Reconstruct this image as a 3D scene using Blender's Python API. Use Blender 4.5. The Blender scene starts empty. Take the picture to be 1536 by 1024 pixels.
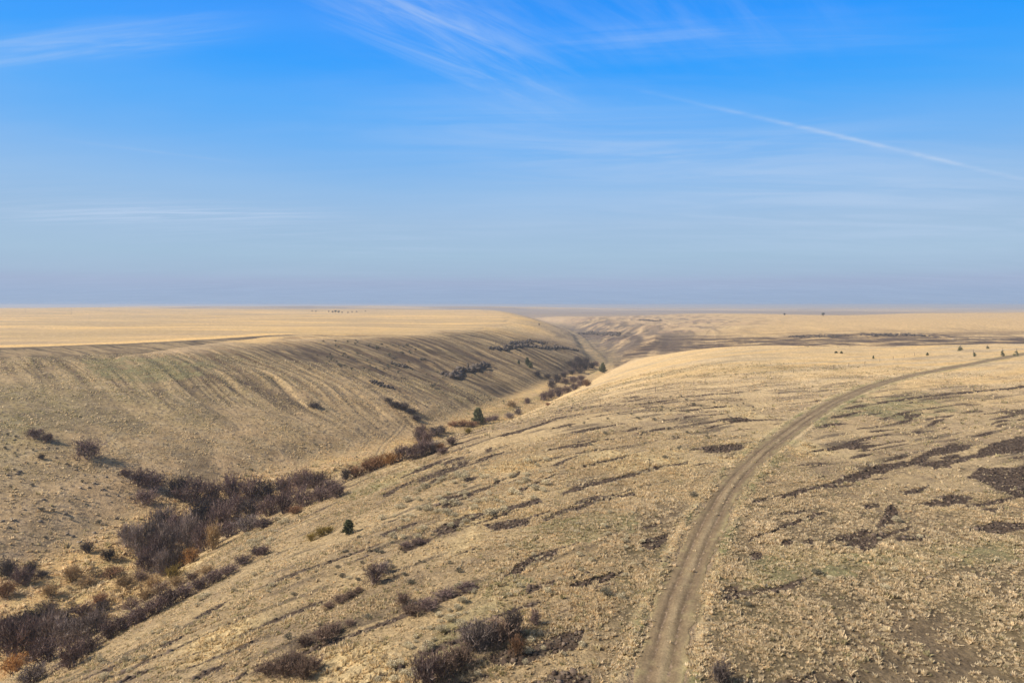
import bpy, math, random
import numpy as np

rng = np.random.default_rng(7)
random.seed(7)
R = math.radians
sc = bpy.context.scene
COL = sc.collection

# ------------------------------------------------------------------ noise
_perm = np.random.default_rng(3).permutation(4096).astype(np.int64)
_ga = np.random.default_rng(4).random(4096) * 2 * np.pi
_gx, _gy = np.cos(_ga).astype(np.float32), np.sin(_ga).astype(np.float32)

def noise(x, y, seed=0):
    """2-D gradient noise, roughly -1..1"""
    x = np.asarray(x, np.float64) + seed * 17.31
    y = np.asarray(y, np.float64) - seed * 9.77
    xi = np.floor(x).astype(np.int64); yi = np.floor(y).astype(np.int64)
    xf = (x - xi).astype(np.float32); yf = (y - yi).astype(np.float32)
    u = xf * xf * xf * (xf * (xf * 6 - 15) + 10)
    v = yf * yf * yf * (yf * (yf * 6 - 15) + 10)
    a0 = _perm[xi & 4095]; a1 = _perm[(xi + 1) & 4095]
    y0 = yi & 4095; y1 = (yi + 1) & 4095
    def g(a, yy, dx, dy):
        h = _perm[(a + yy) & 4095]
        return _gx[h] * dx + _gy[h] * dy
    n00 = g(a0, y0, xf, yf); n10 = g(a1, y0, xf - 1, yf)
    n01 = g(a0, y1, xf, yf - 1); n11 = g(a1, y1, xf - 1, yf - 1)
    nx0 = n00 + u * (n10 - n00); nx1 = n01 + u * (n11 - n01)
    return (nx0 + v * (nx1 - nx0)) * 1.5

def fbm(x, y, scale, octs=3, seed=0, gain=0.5):
    t = 0; a = 1; tot = 0
    for o in range(octs):
        t = t + a * noise(np.asarray(x) / scale, np.asarray(y) / scale, seed + o * 5)
        tot += a; a *= gain; scale *= 0.5
    return t / tot

def ss(a, b, x):
    t = np.clip((x - a) / (b - a), 0, 1)
    return t * t * (3 - 2 * t)

def mix(a, b, t):
    return a + (b - a) * t

# ------------------------------------------------------------------ camera
CZ = 60.0
PITCH = R(3.07)
F = 1024.0                      # focal length in pixels of the 1536 px wide photograph

def ray(u, v):
    x = (u - 768) / F; yv = (512 - v) / F
    c, s = math.cos(PITCH), math.sin(PITCH)
    return np.array([x, c + yv * s, -s + yv * c])

# ------------------------------------------------------------------ terrain shape
def catmull(pts, n=6):
    P = np.array(pts, float)
    out = []
    for i in range(len(P) - 1):
        p0 = P[max(i - 1, 0)]; p1 = P[i]; p2 = P[i + 1]; p3 = P[min(i + 2, len(P) - 1)]
        for k in range(n):
            t = k / n
            out.append(0.5 * ((2 * p1) + (-p0 + p2) * t + (2 * p0 - 5 * p1 + 4 * p2 - p3) * t * t + (-p0 + 3 * p1 - 3 * p2 + p3) * t ** 3))
    out.append(P[-1])
    return np.array(out)

STREAM = catmull([(-170, -420), (-140, -200), (-115, -40), (-95, 60), (-86, 112), (-83, 169), (-70, 208), (-43, 252), (-25, 292), (-3, 356),
                  (32, 458), (66, 565), (91, 655), (98, 730), (102, 810), (106, 900), (113, 1010), (126, 1310), (120, 2165), (60, 4300)], 4)
SIDE = catmull([(40, 745), (130, 690), (230, 655), (380, 660), (560, 690), (800, 720), (1300, 860)], 4)

def sdist(x, y, line):
    """signed distance to a polyline (positive on its right) and the Y of the nearest point's length along it"""
    best = np.full(x.shape, 1e12); sg = np.ones(x.shape, np.float32); tt = np.zeros(x.shape)
    L = 0.0
    for a, b in zip(line[:-1], line[1:]):
        d = b - a; l = math.hypot(*d); d = d / l
        px = x - a[0]; py = y - a[1]
        t = np.clip(px * d[0] + py * d[1], 0, l)
        qx = px - d[0] * t; qy = py - d[1] * t
        q = qx * qx + qy * qy
        m = q < best
        best[m] = q[m]
        cr = d[1] * px - d[0] * py
        sg[m] = np.where(cr[m] >= 0, 1, -1)
        tt[m] = L + t[m]
        L += l
    return np.sqrt(best) * sg, tt

_sl = np.concatenate([[0], np.cumsum(np.hypot(*np.diff(STREAM, axis=0).T))])
def t_at_y(yv): return float(np.interp(yv, STREAM[:, 1], _sl))
_ty = np.array([0, 100, 200, 300, 450, 600, 800, 1000, 1400, 2200, 4000.])
_wl = np.array([200, 215, 215, 205, 180, 160, 118, 118, 150, 220, 250.])
_wr = np.array([115, 112, 112, 118, 130, 145, 260, 420, 650, 700, 800.])

ROAD_PX = [(968, 1075), (985, 1024), (1001, 960), (1020, 890), (1044, 830), (1066, 780), (1092, 735), (1124, 698), (1162, 664), (1206, 632), (1258, 601),
           (1310, 579), (1360, 565), (1420, 553), (1480, 541), (1540, 530), (1600, 522)]
ROAD = None

def geo(x, y):
    s, t = sdist(x, y, STREAM)
    s2, t2 = sdist(x, y, SIDE)
    return s, t, s2, t2

def height_full(x, y):
    x = np.asarray(x, float); y = np.asarray(y, float)
    r = np.hypot(x, y)
    s, t, s2, t2 = geo(x, y)
    # meander of the toe lines
    wob = 5 * noise(y / 45, 0 * y, 3)
    right = ss(-60, 160, s)
    Dl = 24.0 - 6.0 * ss(600, 2500, r) - 6.5 * ss(-500, -1700, x) * ss(500, 1900, y)
    Dr = 25.0 + 5.2 * np.exp(-np.maximum(r - 50, 0) / 120) - 4.5 * ss(1500, 4000, r) - 3.0 * ss(500, 1600, x) - 2.0 * ss(180, 420, x) * (1 - ss(420, 620, y))
    D = mix(Dl, Dr, right)
    P = CZ - D
    und = fbm(x, y, 420, 2, 11) * (3.0 + 2.2 * ss(-100, -500, x)) * ss(250, 900, r) + fbm(x, y, 110, 2, 21) * 0.9 * ss(60, 200, r)
    azm = x / np.maximum(r, 1)
    lm0 = ss(.06, -.12, azm)
    rc = 1950 + 750 * lm0 + 260 * noise(azm * 5, 0 * r, 33) + 500 * ss(.35, .7, azm)
    far = -30 * ss(rc, rc + 1500, r) + fbm(x, y, 1500, 3, 31) * 7 * ss(2600, 4500, r)
    far = far + 33 * np.exp(-((r - 6200 - 900 * noise(azm * 4, 0 * r, 35)) / 900) ** 2) * ss(.25, .0, azm) * ss(-.62, -.45, azm)
    far = far + (fbm(x, y, 6000, 3, 41) * 22) * ss(7000, 16000, r)
    P = P + und + far
    wl = np.interp(y, _ty, _wl); wr = np.interp(y, _ty, _wr)
    depth = 0
    floorz = CZ - 55.0 + 0.0 * t
    ql = np.clip((-s - 11 - wob) / (wl + 30 * noise(y / 120, 0 * y, 9)), 0, 1)
    qr = np.clip((s - 13 + 0.3 * wob) / wr, 0, 1)
    gl = 1 - (1 - ql) ** 1.75
    gr = 1 - (1 - qr) ** 2.0
    gl = gl * ss(-0.02, 0.10, ql); gr = gr * ss(-0.03, 0.06, qr)
    inner = .52 * (1 - (1 - np.clip((s - 9) / 95.0, 0, 1)) ** 1.5) + .48 * gr
    gr = mix(gr, inner, ss(620, 760, y))
    g = np.where(s < 0, gl, gr)
    endf = 1 - ss(4200, 4900, t)
    carve = (P - floorz) * (1 - g) * endf
    # spurs and gullies on canyon sides
    sl = np.clip(4 * g * (1 - g), 0, 1)
    a3 = .29 * x + .957 * y; b3 = .957 * x - .29 * y
    spur = (fbm(y, s * 0.25, 75, 2, 51) * 4.0 * np.where(s > 0, .5 * (1 - .8 * ss(.2, .5, qr)), 1) - np.abs(noise(a3 / 150, (b3 + 8 * noise(a3 / 90, b3 / 60, 56)) / 24, 55)) * 3.4 * (s > 0) * (1 - .85 * ss(.2, .5, qr))) * sl * ss(600, 900, y) * np.where(s > 0, 1.0, .35)
    spur2 = fbm(y, s * 0.2, 60, 2, 53) * 1.6 * sl * (s < 0)
    dep2 = np.interp(t2, [0, 100, 300, 600, 1000, 1400], [30, 27, 22, 17, 11, 2.])
    q2 = np.where(s2 > 0, np.clip((s2 - 6) / 215.0, 0, 1), np.clip((-s2 - 6) / 330.0, 0, 1))
    c2 = dep2 * np.where(s2 > 0, 1 - q2 ** 1.7, (1 - q2) ** 1.6)
    c2 = c2 + fbm(t2, s2 * 0.3, 90, 2, 57) * 3.0 * np.clip(4 * q2 * (1 - q2), 0, 1) * (s2 < 0)
    c2 = c2 * ss(-12, 25, s)
    k = 3.0
    h = np.clip(0.5 + 0.5 * (carve - c2) / k, 0, 1)
    C = mix(c2, carve, h) + k * h * (1 - h)
    z = P - np.maximum(C, 0) + spur + spur2
    z = np.maximum(z, floorz - 0.4 + 0.0 * x) if False else z
    # stream bed
    z = z - 0.7 * np.exp(-((s - 2) / 3.0) ** 2) * endf
    # left hillside rills running obliquely down the slope
    a = 0.675 * x - 0.738 * y; b = 0.738 * x + 0.675 * y
    rill = noise(a / 170, (b + 2.5 * noise(a / 70, b / 70, 5)) / 6.5, 61)
    lm = ss(-15, -45, s) * (1 - ss(0.75, 1.02, ql)) * ss(200, 280, y) * (1 - ss(800, 1100, y))
    led = noise(a / 230, (b + 2.1 * noise(a / 70, b / 70, 5)) / 15, 341)
    z = z - lm * .8 * ss(-330, -200, x - .25 * y + 60) * ss(.12, -.02, led) * ss(-.3, -.1, led) * ss(260, 330, y)
    z = z - lm * 0.8 * np.abs(rill) * ss(-330, -150, x - .25 * y + 60) * ss(250, 330, y)
    # right hillside stone stripes, a low relief
    a2 = 0.88 * x + 0.47 * y; b2 = -0.47 * x + 0.88 * y
    st = noise(a2 / 28, (b2 + 3 * noise(a2 / 40, b2 / 40, 6)) / 3.6, 63)
    rm = ss(25, 60, s) * (1 - ss(350, 520, r))
    z = z + rm * 0.16 * st
    # hummocks
    z = z + fbm(x, y, 22, 2, 71) * 0.33 * ss(10, 30, np.abs(s)) + noise(x / 3.4, y / 3.4, 81) * 0.09 + noise(x / 1.5, y / 1.5, 83) * 0.045
    return z, s, t, s2, t2, ql, qr

def height(x, y):
    x = np.atleast_1d(np.asarray(x, float)); y = np.atleast_1d(np.asarray(y, float))
    z, *_ = height_full(x, y)
    if ROAD is not None:
        d, tr = sdist(x, y, ROAD)
        ad = np.abs(d)
        m = 1 - ss(2.5, 5.8, ad)
        zc = np.interp(tr, ROAD_T, ROAD_Z) + np.clip(d, -7, 7) * np.interp(tr, ROAD_T, ROAD_TILT)
        z = mix(z, zc, m * 0.9) + 0.16 * np.exp(-((ad - 3.0) / 0.6) ** 2) - 0.05 * np.exp(-((ad - 0.8) / 0.35) ** 2)
    return z

_tr = np.concatenate([np.geomspace(25, 1200, 1500), np.geomspace(1206, 26000, 500)])
def hit(u, v, tmin=0):
    d = ray(u, v)
    X = d[0] * _tr; Y = d[1] * _tr; Z = CZ + d[2] * _tr
    H = height(X, Y)
    below = np.where(Z < H)[0]
    if len(below) == 0 or below[0] == 0:
        i = len(_tr) - 1 if len(below) == 0 else 0
        return np.array([X[i], Y[i], H[i]]), _tr[i]
    i = below[0]
    d0 = Z[i - 1] - H[i - 1]; d1 = H[i] - Z[i]
    f = d0 / (d0 + d1 + 1e-9)
    tt = _tr[i - 1] + (_tr[i] - _tr[i - 1]) * f
    p = np.array([d[0] * tt, d[1] * tt, CZ + d[2] * tt])
    return p, tt

# road: unprojected centreline, levelled lengthways
_rp = np.array([hit(u, v)[0] for u, v in ROAD_PX])
_rc = catmull([(p[0], p[1]) for p in _rp], 8)
def _tmp_road():
    global ROAD, ROAD_T, ROAD_Z, ROAD_TILT
    line = _rc
    T = np.concatenate([[0], np.cumsum(np.hypot(*np.diff(line, axis=0).T))])
    z = height(line[:, 0], line[:, 1])
    tan = np.gradient(line, axis=0); tan /= np.linalg.norm(tan, axis=1)[:, None]
    nx, ny = tan[:, 1], -tan[:, 0]
    zr = height(line[:, 0] + 3 * nx, line[:, 1] + 3 * ny); zl = height(line[:, 0] - 3 * nx, line[:, 1] - 3 * ny)
    tilt = (zr - zl) / 6 * 0.8
    ker = np.ones(5) / 5
    sm = lambda a: np.convolve(np.pad(a, 2, mode='edge'), ker, 'valid')
    ROAD_T, ROAD_Z, ROAD_TILT = T, sm((z + zr + zl) / 3), sm(tilt)
    ROAD = line
_tmp_road()

# ------------------------------------------------------------------ ground cover patches (outlines of the stony bands, on the ground)
TALUS = [
 [(656,747),(686,741),(690,757),(666,764)],
 [(646,798),(666,785),(700,771),(744,764),(809,746),(814,752),(751,771),(700,783),(659,804)],
 [(727,788),(751,781),(799,776),(792,787),(741,796)],
 [(816,778),(857,761),(880,757),(880,763),(850,769),(818,782)],
 [(838,741),(872,725),(923,715),(978,701),(1032,690),(1034,695),(981,708),(923,722),(882,732),(845,743)],
 [(811,775),(862,759),(913,746),(954,737),(956,741),(913,751),(862,765),(816,780)],
 [(871,698),(906,690),(940,683),(939,687),(903,697),(874,702)],
 [(761,860),(778,843),(802,829),(836,822),(836,830),(799,844),(775,862)],
 [(785,883),(833,868),(836,874),(789,891)],
 [(852,877),(896,863),(937,855),(937,860),(896,877),(859,884)],
 [(959,812),(981,804),(1005,798),(998,812),(978,827),(964,822)],
 [(964,790),(988,783),(991,787),(967,793)],
 [(980,838),(1010,831),(1008,841),(986,845)],
 [(791,969),(821,955),(876,943),(872,958),(862,975),(821,982),(787,996),(745,1000),(725,985),(755,975)],
 [(820,1012),(845,1003),(889,1012),(888,1034),(822,1034)],
 [(1121,809),(1151,797),(1175,785),(1209,775),(1233,768),(1233,773),(1202,781),(1168,796),(1141,805),(1124,812)],
 [(1165,746),(1199,732),(1236,725),(1280,709),(1280,722),(1236,731),(1202,742),(1172,749)],
 [(1168,812),(1189,809),(1187,820),(1172,822)],
 [(1204,810),(1221,807),(1219,816),(1206,817)],
 [(1240,809),(1280,797),(1280,803),(1243,815)],
 [(1124,834),(1131,826),(1146,827),(1144,836),(1129,840)],
 [(1260,720),(1281,708),(1314,697),(1364,691),(1389,677),(1430,664),(1463,668),(1445,676),(1405,683),(1385,692),(1420,690),(1463,680),(1488,664),(1540,652),(1545,674),(1492,682),(1451,690),(1414,699),(1364,698),(1306,714),(1281,724)],
 [(1394,694),(1426,690),(1428,701),(1398,703)],
 [(1451,716),(1467,701),(1560,701),(1560,752),(1505,738),(1471,722)],
 [(1451,795),(1492,780),(1540,786),(1540,792),(1492,804)],
 [(1314,788),(1335,755),(1351,761),(1339,786),(1318,790)],
 [(1246,809),(1281,797),(1306,793),(1306,799),(1281,808),(1252,813)],
 [(1285,811),(1302,803),(1322,815),(1306,827),(1289,827)],
 [(1343,805),(1387,801),(1385,810),(1347,810)],
 [(1289,759),(1318,753),(1318,761),(1295,763)],
 [(1351,737),(1393,726),(1389,737),(1360,743)],
 [(1463,764),(1505,759),(1492,770)],
 [(1240,1020),(1285,1012),(1297,1034),(1236,1034)],
 [(1314,602.5),(1369,595),(1414,590),(1460,586),(1545,577),(1545,580.5),(1460,589),(1414,593.5),(1369,598),(1320,605)],
 [(950,652),(964,647),(1008,639),(1017,638),(1008,642),(964,650)],
 [(728,675),(738,670.5),(738,676),(730,678)],
 [(661,697),(675,689),(691,684),(705,685),(686,691),(666,700)],
 [(710,691),(728,684),(756,677),(745,683),(724,690)],
 [(733,657),(756,651),(781,644),(816,633),(849,625),(816,636.5),(781,648.5),(756,654)],
 [(640,726),(663,711),(677,710),(650,724)],
 [(763,713),(781,706),(779,711),(766,717)],
 [(738,726),(761,715),(759,719),(742,729)],
 [(816,717),(831,709),(833,713),(817,720)],
 [(779,733),(807,722),(818,719),(805,727),(781,737)],
 [(708,736),(728,729),(752,727),(724,737),(698,748),(684,751)],
 [(687,721),(710,714),(721,713),(700,723)],
 [(851,670),(870,664),(900,659.5),(900,662),(870,667)],
 [(826,698),(856,685),(870,681),(856,689),(835,699)],
 [(78,999),(112,978),(166,957),(116,988),(85,1005)],
 [(136,1011),(190,988),(163,1008)],
 [(160,948),(220,925),(215,930),(170,950)],
 [(238,968),(282,950),(245,973)],
 [(285,1016),(316,1001),(357,991),(323,1007),(292,1020)],
 [(290,925),(330,906),(352,896),(330,911),(296,929)],
 [(572,742),(600,728),(625,717),(604,732),(578,746)],
 [(600,822),(640,808),(652,806),(640,816),(606,828)],
 [(570,800),(600,789),(606,792),(575,805)],
]
# broad darker, stony zones: streaked by noise, not solid
STREAK = [
 [(430,503),(520,500),(620,503),(705,512),(745,540),(735,566),(690,560),(670,600),(640,615),(590,592),(520,565),(450,545),(395,522)],
 [(745,513),(800,508),(868,518),(880,533),(850,530),(800,524),(750,521)],
 [(845,553),(870,535),(900,543),(898,556),(870,564)],
 [(918,545),(945,522),(1000,512),(1100,508),(1200,503),(1300,499),(1400,500),(1460,508),(1560,506),(1560,514),(1400,518),(1200,519),(1060,520),(985,524),(950,537),(925,552)],
 [(840,494),(880,497),(945,499),(960,508),(920,512),(880,506),(845,502)],
]
GREENISH = [
 [(1080,760),(1120,720),(1175,680),(1180,690),(1130,735),(1100,770)],
 [(1240,610),(1300,588),(1400,600),(1440,615),(1360,630),(1290,622),(1230,645),(1215,640)],
 [(1120,840),(1180,820),(1300,830),(1440,815),(1536,805),(1536,840),(1420,850),(1300,860),(1180,880),(1110,880)],
 [(640,960),(700,910),(760,860),(800,870),(740,930),(680,980),(650,1000)],
 [(760,800),(880,770),(960,770),(950,800),(860,815),(780,830)],
 [(500,752),(530,733),(585,713),(640,696),(600,722),(545,745)],
 [(120,540),(240,535),(330,545),(300,565),(220,575),(150,565)],
]
def poly_world(pl):
    return np.array([hit(u, v)[0][:2] for u, v in pl])
TALUS_W = [poly_world(p) for p in TALUS]
STREAK_W = [poly_world(p) for p in STREAK]
GREEN_W = [poly_world(p) for p in GREENISH]

def inside(px, py, poly):
    c = np.zeros(px.shape, bool)
    n = len(poly)
    for i in range(n):
        x1, y1 = poly[i]; x2, y2 = poly[(i + 1) % n]
        if y1 == y2: continue
        m = ((y1 > py) != (y2 > py)) & (px < (x2 - x1) * (py - y1) / (y2 - y1) + x1)
        c ^= m
    return c

def polymask(x, y, polys, warp):
    wx = x + warp * fbm(x, y, 3.0, 2, 91); wy = y + warp * fbm(x, y, 3.0, 2, 95)
    out = np.zeros(x.shape, np.float32)
    for p in polys:
        lo = p.min(0) - 4; hi = p.max(0) + 4
        k = np.where((x > lo[0]) & (x < hi[0]) & (y > lo[1]) & (y < hi[1]))[0]
        if len(k): out[k] = np.maximum(out[k], inside(wx[k], wy[k], p))
    return out

TRAILS = [  # faint animal paths and an old two-track, (pixels, half width m, strength, colour)
 ([(500,700),(520,680),(545,655),(575,640),(600,634)], 0, 0, 0),
]
TRACK2 = [(548,702),(570,678),(590,655),(607,634)]
PATHA = [(640,985),(665,945),(700,905),(745,855),(790,810),(822,775),(845,730),(868,692),(905,655),(935,640)]
RIM = [(-40,523.5),(0,521.5),(120,517.5),(240,513),(330,508),(420,502)]
def line_world(pl): return catmull([tuple(hit(u, v)[0][:2]) for u, v in pl], 5)
TRACK2_W, PATHA_W, RIM_W = line_world(TRACK2), line_world(PATHA), line_world(RIM)

C = lambda *a: np.array(a, np.float32)
STRAW = C(.47, .345, .185); GOLD = C(.61, .405, .165); PALE = C(.56, .43, .25); SOIL = C(.245, .18, .12)
OLIVE = C(.235, .195, .095); GREY = C(.265, .215, .14); TALC = C(.064, .044, .032); TALG = C(.115, .09, .067)
TAN = C(.42, .295, .16); PINK = C(.40, .275, .165); GREEN = C(.16, .17, .07)

def ad_road(x, y):
    return np.abs(sdist(x, y, ROAD)[0])

def cover(x, y, full=None):
    """albedo (n,3) plus masks for scattering"""
    if full is None: full = height_full(x, y)
    z, s, t, s2, t2, ql, qr = full
    r = np.hypot(x, y)
    n_big = fbm(x, y, 90, 3, 101); n_mid = fbm(x, y, 18, 3, 111); n_sm = fbm(x, y, 4.5, 2, 121); n_f = noise(x / 0.9, y / 0.9, 131)
    a2 = 0.88 * x + 0.47 * y; b2 = -0.47 * x + 0.88 * y
    wv = 4 * noise(a2 / 45, b2 / 45, 6)
    st1 = noise(a2 / 30, (b2 + wv) / 3.2, 141); st2 = noise(a2 / 80, (b2 + wv) / 9, 143); st3 = noise(a2 / 140, (b2 + 2 * wv) / 26, 145)
    a = 0.675 * x - 0.738 * y; b = 0.738 * x + 0.675 * y
    wl = 7 * noise(a / 70, b / 70, 5)
    rill = noise(a / 90, (b + wl) / 6.5, 61); rill2 = noise(a / 60, (b + wl) / 2.6, 65)
    e = lambda m: m[:, None]
    # right hill
    right = mix(STRAW, PALE, e(np.clip(.45 + .7 * st3 + .4 * n_mid, 0, 1)))
    right = mix(right, SOIL, e(np.clip(.25 + .55 * st2 + .55 * n_mid + .45 * n_sm, 0, .8)))
    right = mix(right, OLIVE, e(np.clip(-.1 + 1.0 * n_big + .5 * n_mid, 0, .6)))
    thin = ss(.27, .5, .8 * st1 + .5 * noise(a2 / 16, (b2 + wv) / 1.7, 147) + .35 * n_mid) * ss(480, 250, r)
    ln1 = noise(a2 / 60, (b2 + wv) / 6.0, 331); ln2 = noise(a2 / 85, (b2 + 1.5 * wv) / 11, 333)
    lines = np.maximum(np.exp(-(ln1 / .07) ** 2), np.exp(-(ln2 / .05) ** 2)) * np.clip(.45 + 1.1 * n_mid + .5 * n_sm, 0, 1) * ss(600, 330, r)
    right = mix(right, TALG, e(.75 * thin))
    right = mix(right, SOIL * .55, e(.7 * lines))
    gold = ss(.12, .42, fbm(x, y, 26, 3, 411) + .25 * st3) * ss(260, 150, r)
    nearr = ss(140, 85, r) * ss(.07, .2, x / np.maximum(y, 1))       # barer ground right of the track
    right = mix(right, mix(SOIL * .82, OLIVE * .74, e(np.clip(.4 + n_mid, 0, 1))), e(.88 * nearr))
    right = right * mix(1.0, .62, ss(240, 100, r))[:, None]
    gold = gold * (1 - .75 * nearr)
    right = mix(right, C(.50, .39, .205), e(.65 * gold))
    gold_top = ss(200, 330, r)
    right = mix(right, mix(GOLD, PALE, e(np.clip(.5 + st2, 0, 1))), e(.62 * gold_top * (1 - .6 * np.clip(n_mid + st2 * .6, 0, 1))))
    # left hill
    left = mix(mix(TAN, OLIVE, e(np.clip(.5 + .9 * n_big + .7 * n_mid, 0, 1))), GREY, e(np.clip(.15 + .8 * n_sm + .4 * n_mid, 0, .7)))
    left = mix(left, PINK * 1.15, e(np.clip(ss(270, 130, r) * (.7 + n_mid), 0, .9)))
    dg = ss(-.02, .38, noise(a / 55, (b + wl) / 8.5, 321) + .5 * n_mid + .35 * n_sm + .3 * n_big)
    left = mix(left, mix(SOIL, OLIVE, .35) * .7, e(.6 * dg * ss(120, 200, r)))
    lz = ss(230, 300, y) * (1 - ss(850, 1100, y))
    left = left * (1 + .32 * n_sm + .22 * noise(x / 9, y / 9, 305) + .15 * n_big)[:, None]
    wq = .3 * wl; lg1 = noise(a / 230, (b + wq) / 15, 341); lg2 = noise(a / 170, (b + 1.4 * wq) / 9, 343); lg3 = noise(a / 120, (b + wq) / 4.5, 345)
    ledge = np.maximum(np.maximum(np.exp(-((lg1 - .03) / .11) ** 2), .95 * np.exp(-(lg2 / .11) ** 2)), .75 * np.exp(-(lg3 / .09) ** 2))
    lx = ss(-480, -250, x - .25 * y + 60)
    ledge = ledge * np.clip(.72 + .7 * n_mid + .6 * n_big + .35 * n_sm + .3 * ss(330, 430, y), 0, 1) * lx * lz
    left = mix(left, STRAW * 1.0, e(lz * lx * np.clip(.5 + .9 * rill2 + .4 * n_mid, 0, .75)))
    left = mix(left, TALC, e(.95 * ledge))
    # left plateau
    plat = mix(GOLD, STRAW, e(np.clip(.3 + .7 * fbm(x, y, 160, 3, 151) + .3 * n_mid, 0, 1)))
    plat = mix(plat, STRAW * .8, e(np.clip(.5 + 1.3 * noise(x / 420, y / 60, 187) + .6 * noise(x / 90, y / 25, 189), 0, .8)))
    plat = mix(plat, SOIL * 1.5, e(np.clip(.55 * ss(640, 420, y + .25 * np.abs(x)) + .5 * n_big, 0, .55)))
    rimd, rt = sdist(x, y, RIM_W)
    edge = ss(-9, 1, -rimd * 0 + (ql - 1.0) * 0 - np.abs(rimd) * 0 + rimd * -1)
    pm = np.where(x < RIM_W[-1][0], ss(1.5, -1.5, rimd), ss(.7, 1.0, ql + .12 * n_mid))   # left of the rim line = far side
    pm = pm * (s < 0)
    left = mix(left, plat, e(pm))
    left = mix(left, GOLD * 1.08, e(np.exp(-((rimd + 15) / 13.0) ** 2) * (x < -120) * (x > -700)))
    left = mix(left, TALG, e(.8 * np.exp(-((rimd - 7) / 6.5) ** 2) * (x < -120) * (x > -700) * np.clip(.9 + n_sm, 0, 1)))
    # valley floor
    fl = mix(mix(TAN, GOLD, e(np.clip(.35 + .8 * n_mid, 0, 1))), OLIVE, e(np.clip(.2 + .8 * n_sm, 0, .8)))
    fl = mix(fl, GREEN, e(.6 * np.exp(-((s - 2) / 4.) ** 2) * np.clip(.4 + n_mid, 0, 1)))
    fm = ss(22, 9, np.abs(s)) * (1 - ss(800, 1100, y))
    spk = ss(.22, .5, noise(x / 1.15, y / 1.15, 185) + .35 * n_sm)
    left = mix(left * 1.04, TALG, e(.75 * spk * ss(480, 300, r)))
    left = mix(left, left * .68, e(ss(300, 420, r) * (1 - pm)))  # darkened past the tufts' range, standing in for tuft shade
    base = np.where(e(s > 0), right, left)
    base = mix(base, fl, e(fm))
    # far canyon sides and distant land
    fc = ss(600, 900, y) * ((s > 0) | (ql < .9))
    a3 = .29 * x + .957 * y; b3 = .957 * x - .29 * y + 8 * noise(a3 / 90, (.957 * x - .29 * y) / 60, 56)
    stf = 1.2 * noise(a3 / 150, b3 / 22, 55) + .8 * noise(a3 / 70, b3 / 8, 163) + .15
    farc = mix(mix(STRAW, PINK, e(np.clip(.5 + n_big, 0, 1))), TALG * 1.3, e(np.clip(ss(.1, .6, stf) * np.clip(4 * np.where(s > 0, qr, ql) * (1 - np.where(s > 0, qr, ql)), 0, 1) * .75, 0, .75)))
    farc = mix(farc, mix(STRAW, GOLD, .5), e(ss(.3, .7, qr) * .75 * (s > 0)))
    farc = np.where(e(s < 0), mix(mix(GOLD, STRAW, e(np.clip(.5 + n_big, 0, 1))), farc, e(ss(.75, .2, ql) * .8)), farc)
    base = mix(base, farc, e(fc))
    fd = ss(1900, 3500, r)
    nf = fbm(x, y, 900, 3, 171)
    base = mix(base, mix(mix(STRAW, GOLD, .4), SOIL, e(np.clip(ss(-.05, .3, nf) * .7 + .8 * ss(2700, 3300, r) * ss(6000, 5000, r), 0, .9))), e(fd))
    ff = ss(30, 12, np.abs(s)) * ss(560, 680, y) * (1 - ss(1500, 2500, y))
    base = mix(base, mix(TALG, OLIVE, .35), e(ff * np.clip(.7 + .9 * n_mid + .5 * n_sm, .15, .95)))
    cw = (s > 0) * ss(150, 60, s) * ss(640, 760, y) * (1 - ss(1500, 2200, y))
    base = mix(base, TALG * 1.15, e(cw * np.clip(.6 + .8 * stf + .3 * n_mid, .2, .95)))
    sidem = ss(-215, -90, s2) * (s2 < 90) * ss(70, 170, x) * (1 - .6 * ss(700, 1300, x)) * ss(520, 600, y)
    base = mix(base, TALC * 1.25, e(.85 * sidem * np.clip(.55 + 1.0 * noise(x / 70 + y / 40, (s2 + 8 * n_big) / 13, 183) + .4 * n_mid, 0, 1)))
    # stony bands
    warp = np.clip(r * .004, .35, 2.5)
    tal = polymask(x, y, TALUS_W, warp * 1.3)
    stp = .75 * noise(a2 / 24, (b2 + wv) / 3.1, 301) + .5 * noise(a2 / 9, (b2 + wv) / 1.4, 303) + .35 * n_mid + .15 * n_big
    zone = ss(30, 55, s) * ss(300, 180, r) * (1 - ss(.42, .5, x / np.maximum(y, 1)) * ss(95, 75, r)) * (ad_road(x, y) > 4)
    tal = np.maximum(tal, ss(.37, .46, stp + .12 * ss(120, 190, r)) * zone)
    strk = polymask(x, y, STREAK_W, warp * 3)
    gre = polymask(x, y, GREEN_W, warp * 4)
    base = mix(base, C(.195, .178, .09), e(gre * np.clip(.5 + .9 * n_mid + .8 * n_sm, 0, .85)))
    bf = np.where(s < 0, .75 * rill2 + .55 * noise(a / 34, (b + wl) / 4.6, 311) + .75 * fbm(x, y, 45, 2, 313) + .4 * n_sm - .08, np.where(s2 < 40, noise(x / 40, y / 7, 181), st1))
    sm_ = strk * ss(-.14, .24, bf + .3 * n_mid + .08)
    base = mix(base, TALC * 1.2, e(np.where(s < 0, .5, .9) * sm_))
    tal = tal * ss(-.75, -.35, n_f * .6 + n_sm * .7 + .12)
    base = mix(base, mix(TALC * .85, TALG * .85, e(np.clip(.2 + n_f * .8, 0, 1))), e(.97 * tal))
    # paths
    pd, _ = sdist(x, y, PATHA_W)
    base = mix(base, OLIVE * .8, e(.5 * np.exp(-(pd / .45) ** 2)))
    td, _ = sdist(x, y, TRACK2_W)
    base = mix(base, TALG, e(.75 * np.exp(-((np.abs(td) - .95) / .4) ** 2)))
    base = mix(base, STRAW * 1.1, e(.5 * np.exp(-(td / .6) ** 2)))
    # verge of the dirt track
    rd, rt2 = sdist(x, y, ROAD)
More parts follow.
